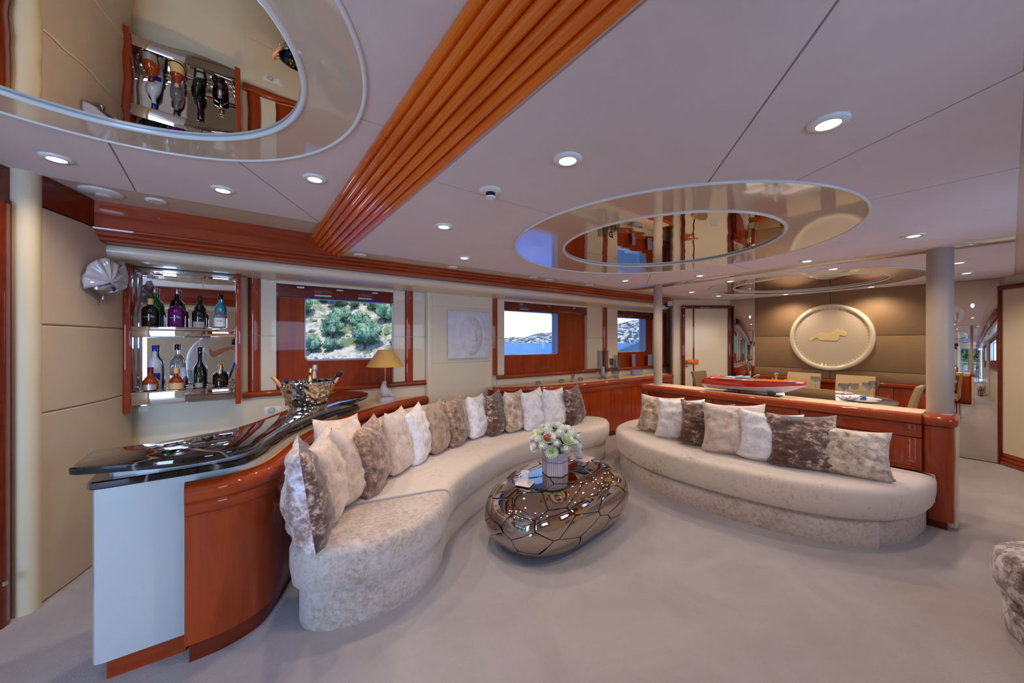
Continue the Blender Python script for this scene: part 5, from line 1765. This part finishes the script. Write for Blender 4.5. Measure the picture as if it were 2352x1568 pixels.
M['shore'] = noisy('pale_rock_and_scrub', (196, 178, 160), (104, 116, 74), 0.35, detail=8, lo=0.42, hi=0.58, rough=0.95)
M['farhill'] = noisy('distant_rocky_hill', (190, 184, 182), (52, 74, 76), 0.09, detail=12, lo=0.44, hi=0.54, rough=1.0)
def terrain(nm, org, ux, uy, nx, ny, sx, sy, hf, m):
    V, F = [], []
    for i in range(nx + 1):
        for j in range(ny + 1):
            s, t = sx[0] + (sx[1] - sx[0]) * i / nx, sy * (j / ny)
            p = Vector(org) + Vector(ux) * s + Vector(uy) * t
            V.append((p.x, p.y, ZSEA - 0.4 + hf(s, t)))
    for i in range(nx):
        for j in range(ny):
            a = i * (ny + 1) + j
            F.append((a, a + ny + 1, a + ny + 2, a + 1))
    return struct(mesh(nm, V, F, m, None, False, 80))
UX, UY = Vector((0.86, -0.51)), Vector((0.34, 0.94))       # along and away from the near shore
ORG = Vector((18.5, 84.0))
def near_h(s, t):
    ridge = 26 if s < 3 else max(0.0, 26 - (s - 3) * 1.15)
    base = min(t * 0.62, ridge)
    return max(0, base + 1.6 * noise.noise(Vector((s * 0.12, t * 0.12, 1))) * min(1, t / 4) + 0.9 * noise.noise(Vector((s * 0.5, t * 0.5, 4))) * min(1, t / 2) + (0.5 if 0.5 < t else 0))
terrain('hill_near', ORG, UX, UY, 120, 60, (-110, 40), 75, near_h, M['shore'])
def far_h(s, t):
    r = min(78, max(10, 18 + (s + 280) * 0.135)) + 9 * noise.noise(Vector((s * 0.017, 0, 8)))
    return max(0, min(1, t / 140) ** 0.8 * max(4, r) + 5 * noise.noise(Vector((s * 0.03, t * 0.03, 2))) * min(1, t / 40))
FUX, FUY = Vector((0.60, -0.80)), Vector((0.80, 0.60))
terrain('hill_far', Vector((720, 560)), FUX, FUY, 160, 16, (-700, 1200), 240, far_h, M['farhill'])
# wooded shore off the stern and starboard side
def aft_h(s, t):
    return max(0, min(t * 0.55, 34) + 2.5 * noise.noise(Vector((s * 0.08, t * 0.08, 12))) * min(1, t / 5))
M['wood_hill'] = noisy('wooded_slope', (52, 84, 44), (112, 130, 84), 0.5, detail=9, lo=0.4, hi=0.62, rough=1.0)
terrain('hill_aft', Vector((-70, 5)), Vector((0.1, 1.0)), Vector((-1, 0.1)), 80, 30, (-110, 110), 80, aft_h, M['wood_hill'])

# trees
M['foliage'] = noisy('pine_foliage', (62, 98, 84), (150, 178, 130), 1.1, detail=8, lo=0.38, hi=0.62, rough=0.8)
M['trunk'] = mat('tree_trunk', (84, 66, 52), rough=0.9)
def crown_me(seed, nm):
    r = random.Random(seed)
    bm = bmesh.new()
    for k in range(9):
        a, e = r.uniform(0, 2 * PI), r.uniform(-0.3, 1.0)
        d = Vector((math.cos(a) * math.cos(e), math.sin(a) * math.cos(e), math.sin(e) * 0.8)) * r.uniform(0.25, 0.72)
        res = bmesh.ops.create_icosphere(bm, subdivisions=2, radius=r.uniform(0.30, 0.48), matrix=Matrix.Translation(d))
        for v in res['verts']:
            q = v.co - d
            v.co = d + q * (1 + 0.7 * noise.noise(v.co * 4.5 + Vector((seed, 0, 0))))
    vs = [v.co.copy() for v in bm.verts]
    for k in range(1700):
        c_ = r.choice(vs) * r.uniform(0.92, 1.14) + Vector((r.uniform(-1, 1), r.uniform(-1, 1), r.uniform(-1, 1))) * 0.05
        s = r.uniform(0.03, 0.075)
        a = Vector((r.uniform(-1, 1), r.uniform(-1, 1), r.uniform(-1, 1))).normalized() * s
        b = a.orthogonal().normalized() * s * 0.8
        q = [bm.verts.new(c_ + a), bm.verts.new(c_ + b), bm.verts.new(c_ - a), bm.verts.new(c_ - b)]
        bm.faces.new(q)
    me = bpy.data.meshes.new(nm)
    bm.to_mesh(me)
    bm.free()
    sh(me, 180)
    me.materials.append(M['foliage'])
    return me
crowns = [crown_me(s, 'crown') for s in (1, 2, 3, 4)]
protos = []
for c_ in crowns:
    t = thing('pine_tree', 'green pine on the rocky slope beyond the bar window', 'tree', (0, 0, -100), 0, 'pines on the near shore')
    o = bpy.data.objects.new('crown', c_)
    link(o, t)
    o.location = (0, 0, 1.0)
    tube('trunk', [(0, 0, -0.3), (0.05, 0.02, 0.5), (0, 0, 1.25)], 0.07, M['trunk'], t, seg=6)
    protos.append(t)
rnd = random.Random(11)
cnt = 0
placed = []
def plant(x, y, z, s, lab, grp):
    global cnt
    if any((x - a) ** 2 + (y - b) ** 2 + (z - c) ** 2 < (1.0 * (s + q)) ** 2 for a, b, c, q in placed):
        return
    placed.append((x, y, z, s))
    p = protos[cnt % 4]
    t = dup(p, (x, y, z), rnd.uniform(0, 6), lab, grp) if cnt >= 4 else p
    if cnt < 4:
        t.location = (x, y, z)
        t['label'] = lab
        t['group'] = grp
        t.rotation_euler = (0, 0, rnd.uniform(0, 6))
    t.scale = (s, s, s * rnd.uniform(0.85, 1.1))
    cnt += 1
for row in range(420):
    for k in range(1):
        s_ = rnd.uniform(-30, 24)
        tt = rnd.uniform(1.5, 36)
        if near_h(s_, tt) < 0.5 or rnd.random() < 0.10:
            continue
        p = ORG + UX * s_ + UY * tt
        plant(p.x, p.y, ZSEA - 0.6 + near_h(s_, tt), rnd.uniform(1.8, 3.5), 'green pine on the rocky slope beyond the bar window', 'pines on the near shore')
for k in range(26):
    s_, tt = -55 + k * 4.3, rnd.uniform(2, 34)
    p = Vector((-70, 5)) + Vector((0.1, 1.0)) * s_ + Vector((-1, 0.1)) * tt
    plant(p.x, p.y, ZSEA - 0.4 + aft_h(s_, tt), rnd.uniform(2.5, 4.5), 'pine on the shore off the stern, seen in the tall mirror', 'pines off the stern')

for k in range(260):
    s_, tt = rnd.uniform(-28, 22), rnd.uniform(0.8, 30)
    if near_h(s_, tt) < 0.5:
        continue
    p = ORG + UX * s_ + UY * tt
    o = bpy.data.objects.new('shrub', crowns[k % 4])
    link(o)
    q = rnd.uniform(0.5, 1.1)
    if any((p.x - a) ** 2 + (p.y - b) ** 2 < (0.9 * (c2 + q)) ** 2 for a, b, c, c2 in placed):
        bpy.data.objects.remove(o)
        continue
    placed.append((p.x, p.y, 0, q))
    o.scale = (q, q, q * 0.7)
    o.rotation_euler = (0, 0, rnd.uniform(0, 6))
    o.location = (p.x, p.y, ZSEA - 0.4 + near_h(s_, tt))
    tag(o, 'low green shrub between the pines on the rocky shore', 'shrub', 'shrubs on the near shore')
# rocks at the water line
M['rock'] = noisy('pale_rock', (206, 190, 176), (176, 160, 150), 1.5, rough=0.95)
bm = bmesh.new()
for k in range(70):
    s_, tt = rnd.uniform(-18, 16), rnd.uniform(0.2, 2.2)
    p = ORG + UX * s_ + UY * tt
    c_ = Vector((p.x, p.y, ZSEA + 0.05 + near_h(s_, tt) * 0.6))
    res = bmesh.ops.create_icosphere(bm, subdivisions=1, radius=rnd.uniform(0.25, 0.8), matrix=Matrix.Translation(c_))
    for v in res['verts']:
        v.co += Vector((rnd.uniform(-1, 1), rnd.uniform(-1, 1), rnd.uniform(-1, 1))) * 0.15
me = bpy.data.meshes.new('shore_rocks')
bm.to_mesh(me)
bm.free()
me.materials.append(M['rock'])
o = bpy.data.objects.new('shore_rocks', me)
link(o)
tag(o, 'pale boulders scattered along the near water line', 'rocks')
o['kind'] = 'stuff'
dw = tag(tube('driftwood', cr([(27.2, 79.6, ZSEA + 0.2), (27.6, 79.4, ZSEA + 1.6), (28.4, 79.2, ZSEA + 2.8)], 4), 0.09, mat('bleached_wood', (214, 200, 188), rough=0.9)), 'bleached driftwood trunk leaning on the near shore', 'driftwood')

# side decks, bulwark, aft deck; unseen overhangs added to keep the sun out
M['deck'] = mat('teak_deck', (176, 150, 118), rough=0.7)
for s, T in (('port', lambda y: y), ('starboard', lambda y: YS - (y - 4.0))):
    lo, hi = sorted((T(4.2), T(5.45)))
    struct(box('deck_%s' % s, -7, 12, lo, hi, -0.25, -0.12, M['deck']))
    struct(box('shade_overhang_%s' % s, -7, 12, lo, hi, 2.42, 2.55, M['trim_white']))
def bul(T):
    xs_ = [-7, 4.5, 5.2, 6.0, 7.0, 8.0, 9.5, 12]
    zs_ = [0.45, 0.50, 0.72, 0.93, 1.17, 1.42, 1.75, 2.2]
    V, F = [], []
    for x, z in zip(xs_, zs_):
        for y, zz in ((T(5.30), -0.25), (T(5.30), z), (T(5.36), z), (T(5.36), -0.9)):
            V.append((x, y, zz))
    for i in range(len(xs_) - 1):
        for k in range(4):
            F.append((i * 4 + k, i * 4 + (k + 1) % 4, i * 4 + 4 + (k + 1) % 4, i * 4 + 4 + k))
    o = struct(mesh('bulwark', V, F, M['trim_white']))
    V, F = [], []
    for x, z in zip(xs_, zs_):
        for y, zz in ((T(5.25), z), (T(5.25), z + 0.06), (T(5.41), z + 0.06), (T(5.41), z)):
            V.append((x, y, zz))
    for i in range(len(xs_) - 1):
        for k in range(4):
            F.append((i * 4 + k, i * 4 + (k + 1) % 4, i * 4 + 4 + (k + 1) % 4, i * 4 + 4 + k))
    mesh('cap_rail', V, F, mat('rail_cap', (232, 214, 208), rough=0.3, coat=0.5), o)
bul(lambda y: y)
bul(lambda y: YS - (y - 4.0))
struct(box('deck_aft', -9, -3.08, -2.3, 5.5, -0.25, -0.02, M['deck']))
struct(box('shade_overhang_aft', -6.2, -3.0, -2.3, 5.5, 2.42, 2.55, M['trim_white']))
struct(box('roof', -3.1, 12, -0.95, 4.2, 2.40, 2.55, M['trim_white']))
t = thing('deck_sofa', 'white outdoor sofa with orange cushions on the aft deck, seen in the mirror', 'sofa', (-7.2, 0.6, -0.02))
box('base', -0.45, 0.45, -1.4, 1.6, 0.0, 0.28, M['trim_white'], t, bev=0.02)
box('seat_pad', -0.43, 0.43, -1.38, 1.58, 0.28, 0.42, M['paper'], t, bev=0.03)
box('backrest', -0.5, -0.32, -1.4, 1.6, 0.42, 0.78, M['paper'], t, bev=0.04)
M['orange'] = mat('orange_fabric', (226, 96, 40), rough=0.8)
for k, y in enumerate((-0.3, 0.15, 0.55)):
    c_ = cushion('orange cushion on the outdoor sofa, %s' % ('rightmost', 'middle', 'leftmost')[k], -7.3, 0.6 + y, 0, 22, 0, 0.42, 0.42, 0.14, M['orange'], 90 + k, 'orange cushions on the deck sofa', z=0.41)
t = thing('deck_table', 'teak table on the aft deck, seen in the tall mirror', 'table', (-5.6, 0.45, -0.02))
box('top', -0.5, 0.5, -0.8, 0.35, 0.70, 0.74, M['deck'], t, bev=0.01)
for a in (-0.4, 0.4):
    for b in (-0.7, 0.25):
        box('leg', a - 0.03, a + 0.03, b - 0.03, b + 0.03, 0, 0.70, M['chrome'], t)
t = thing('stern_rail', 'white stern rail behind the outdoor sofa', 'railing', (-8.6, 1.6, -0.02))
tube('top_rail', [(0, -3.8, 1.05), (0, 3.8, 1.05)], 0.03, M['trim_white'], t)
tube('mid_rail', [(0, -3.8, 0.80), (0, 3.8, 0.80)], 0.015, M['trim_white'], t)
for k in range(9):
    tube('stanchion', [(0, -3.8 + 0.95 * k, 0), (0, -3.8 + 0.95 * k, 1.05)], 0.02, M['trim_white'], t)
box('bulwark', -0.03, 0.03, -3.8, 3.8, 0, 0.62, M['trim_white'], t)

# ================================================================== PHOTOGRAPHER beside the viewpoint (seen in the bar mirror)
def person():
    t = thing('person', 'person in white shirt and pale cap stooping to a tripod, in the bar mirror', 'person', (-0.62, -0.22, 0))
    J = [((0, 0, 0.93), 0.135, None), ((0.0, 0, 1.05), 0.13, 0), ((0.03, 0, 1.20), 0.145, 1), ((0.07, 0, 1.34), 0.14, 2), ((0.115, 0, 1.42), 0.065, 3), ((0.15, 0, 1.50), 0.06, 4), ((0.175, 0, 1.57), 0.088, 5), ((0.185, 0, 1.64), 0.075, 6)]
    def add(p, r, q):
        J.append((p, r, q))
        return len(J) - 1
    for s in (-1, 1):
        a = add((-0.01, s * 0.10, 0.86), 0.095, 0)
        b = add((0.0, s * 0.11, 0.50), 0.062, a)
        c = add((-0.03, s * 0.11, 0.12), 0.042, b)
        d = add((-0.03, s * 0.11, 0.05), 0.042, c)
        add((0.12, s * 0.12, 0.035), 0.032, d)
        a = add((0.09, s * 0.17, 1.36), 0.062, 3)
        b = add((0.22, s * 0.20, 1.16 + 0.02 * s), 0.043, a)
        c = add((0.42, s * 0.09 + 0.05, 1.27), 0.030, b)
        add((0.47, s * 0.07 + 0.05, 1.285), 0.034, c)
    o = blob('body', J, M['paper'], t, 2)
    dg = bpy.context.evaluated_depsgraph_get()
    me = bpy.data.meshes.new_from_object(o.evaluated_get(dg))
    o.modifiers.clear()
    o.data = me
    me.materials.clear()
    skin = mat('skin', (196, 142, 112), rough=0.5)
    jeans = mat('pale_jeans', (150, 168, 186), rough=0.8)
    shirt = mat('white_shirt', (222, 226, 234), rough=0.8)
    shoe = mat('white_shoes', (210, 210, 210), rough=0.6)
    for m_ in (shirt, skin, jeans, shoe):
        me.materials.append(m_)
    for p in me.polygons:
        x, y, z = p.center
        if z < 0.085:
            p.material_index = 3
        elif z < 0.92:
            p.material_index = 2
        elif z > 1.455 or (x > 0.19 and abs(y) > 0.0 and z < 1.40 and x > 0.20):
            p.material_index = 1
    sh(me, 80)
    lathe('cap', [(0.098, 0.0), (0.100, 0.02), (0.092, 0.055), (0.06, 0.085), (0.0, 0.098)], mat('pale_cap', (206, 200, 190), rough=0.8), t, loc=(0.18, 0, 1.63), seg=24)
    mesh('cap_peak', [(0.25, -0.06, 1.638), (0.25, 0.06, 1.638), (0.33, 0.045, 1.615), (0.345, 0, 1.612), (0.33, -0.045, 1.615)], [(0, 1, 2, 3, 4)], mat('cap_peak', (200, 194, 184), rough=0.8), t)
    lathe('hair', [(0.0, -0.07), (0.075, -0.06), (0.094, -0.01), (0.096, 0.03), (0, 0.03)], mat('dark_hair', (46, 34, 28), rough=0.7), t, loc=(0.165, 0, 1.61), seg=20)
    lathe('nose', [(0, -0.02), (0.012, -0.012), (0, 0.022)], skin, t, loc=(0.268, 0, 1.575), seg=10)
    for s in (-1, 1):
        lathe('eye', [(0, -0.009), (0.009, 0), (0, 0.009)], M['black_mat'], t, loc=(0.252, s * 0.032, 1.60), seg=10)
        lathe('ear', [(0, -0.028), (0.014, 0), (0, 0.028)], skin, t, loc=(0.175, s * 0.090, 1.585), seg=10)
        hx, hy, hz = 0.49, s * 0.07 + 0.05, 1.285
        for k in range(4):
            L = (0.075, 0.083, 0.078, 0.062)[k]
            yy = hy - s * 0.0 + (k - 1.5) * 0.017
            tube('finger', cr([(hx - 0.01, yy, hz + 0.012 * (1.5 - abs(k - 1.5))), (hx + L * 0.5, yy, hz + 0.014), (hx + L * 0.85, yy - s * 0.004, hz - 0.006), (hx + L * 0.9, yy - s * 0.006, hz - 0.026)], 3), lambda u: 0.0085 - 0.002 * u, skin, t, seg=8)
        tube('thumb', cr([(hx - 0.025, hy - s * 0.02, hz), (hx + 0.01, hy - s * 0.045, hz - 0.015), (hx + 0.04, hy - s * 0.045, hz - 0.03)], 3), lambda u: 0.010 - 0.002 * u, skin, t, seg=8)
    return t
person()
tp = thing('tripod', 'black and blue photo tripod with a camera, seen in the bar mirror', 'tripod', (-0.06, -0.17, 0))
M['blue_metal'] = mat('blue_anodised', (30, 110, 220), rough=0.3, metal=0.6)
for k in range(3):
    a = math.radians(90 + 120 * k)
    ca, sa = math.cos(a), math.sin(a)
    tube('leg', [(0.03 * ca, 0.03 * sa, 1.02), (0.20 * ca, 0.20 * sa, 0.52), (0.36 * ca, 0.36 * sa, 0.0)], lambda u: 0.016 - 0.006 * u, M['black_mat'], tp, seg=10)
    tube('leg_collar', [(0.03 * ca, 0.03 * sa, 1.03), (0.075 * ca, 0.075 * sa, 0.90)], 0.020, M['blue_metal'], tp, seg=10)
tube('centre_column', [(0, 0, 0.98), (0, 0, 1.28)], 0.014, M['black_mat'], tp, seg=12)
lathe('ball_head', [(0, 1.25), (0.026, 1.26), (0.03, 1.29), (0.02, 1.315), (0.032, 1.33), (0.032, 1.34), (0, 1.34)], M['blue_metal'], tp, seg=20)
cb = thing('photo_camera', 'black photo camera on the tripod, seen in the bar mirror', 'camera', (-0.06, -0.17, 1.342))
cb.rotation_euler = (0, 0, math.radians(53.6 - 90))
box('camera_body', -0.072, 0.072, -0.032, 0.032, 0.0, 0.098, M['black_mat'], cb, bev=0.012)
box('viewfinder', -0.028, 0.028, -0.03, 0.02, 0.098, 0.125, M['black_mat'], cb, bev=0.008)
lathe('lens_barrel', [(0.0, 0.0), (0.034, 0.0), (0.036, 0.05), (0.038, 0.08), (0.030, 0.085), (0.0, 0.07)], M['black_mat'], cb, seg=28).matrix_basis = Matrix.Translation((0, 0.03, 0.05)) @ Matrix.Rotation(-PI / 2, 4, 'X')
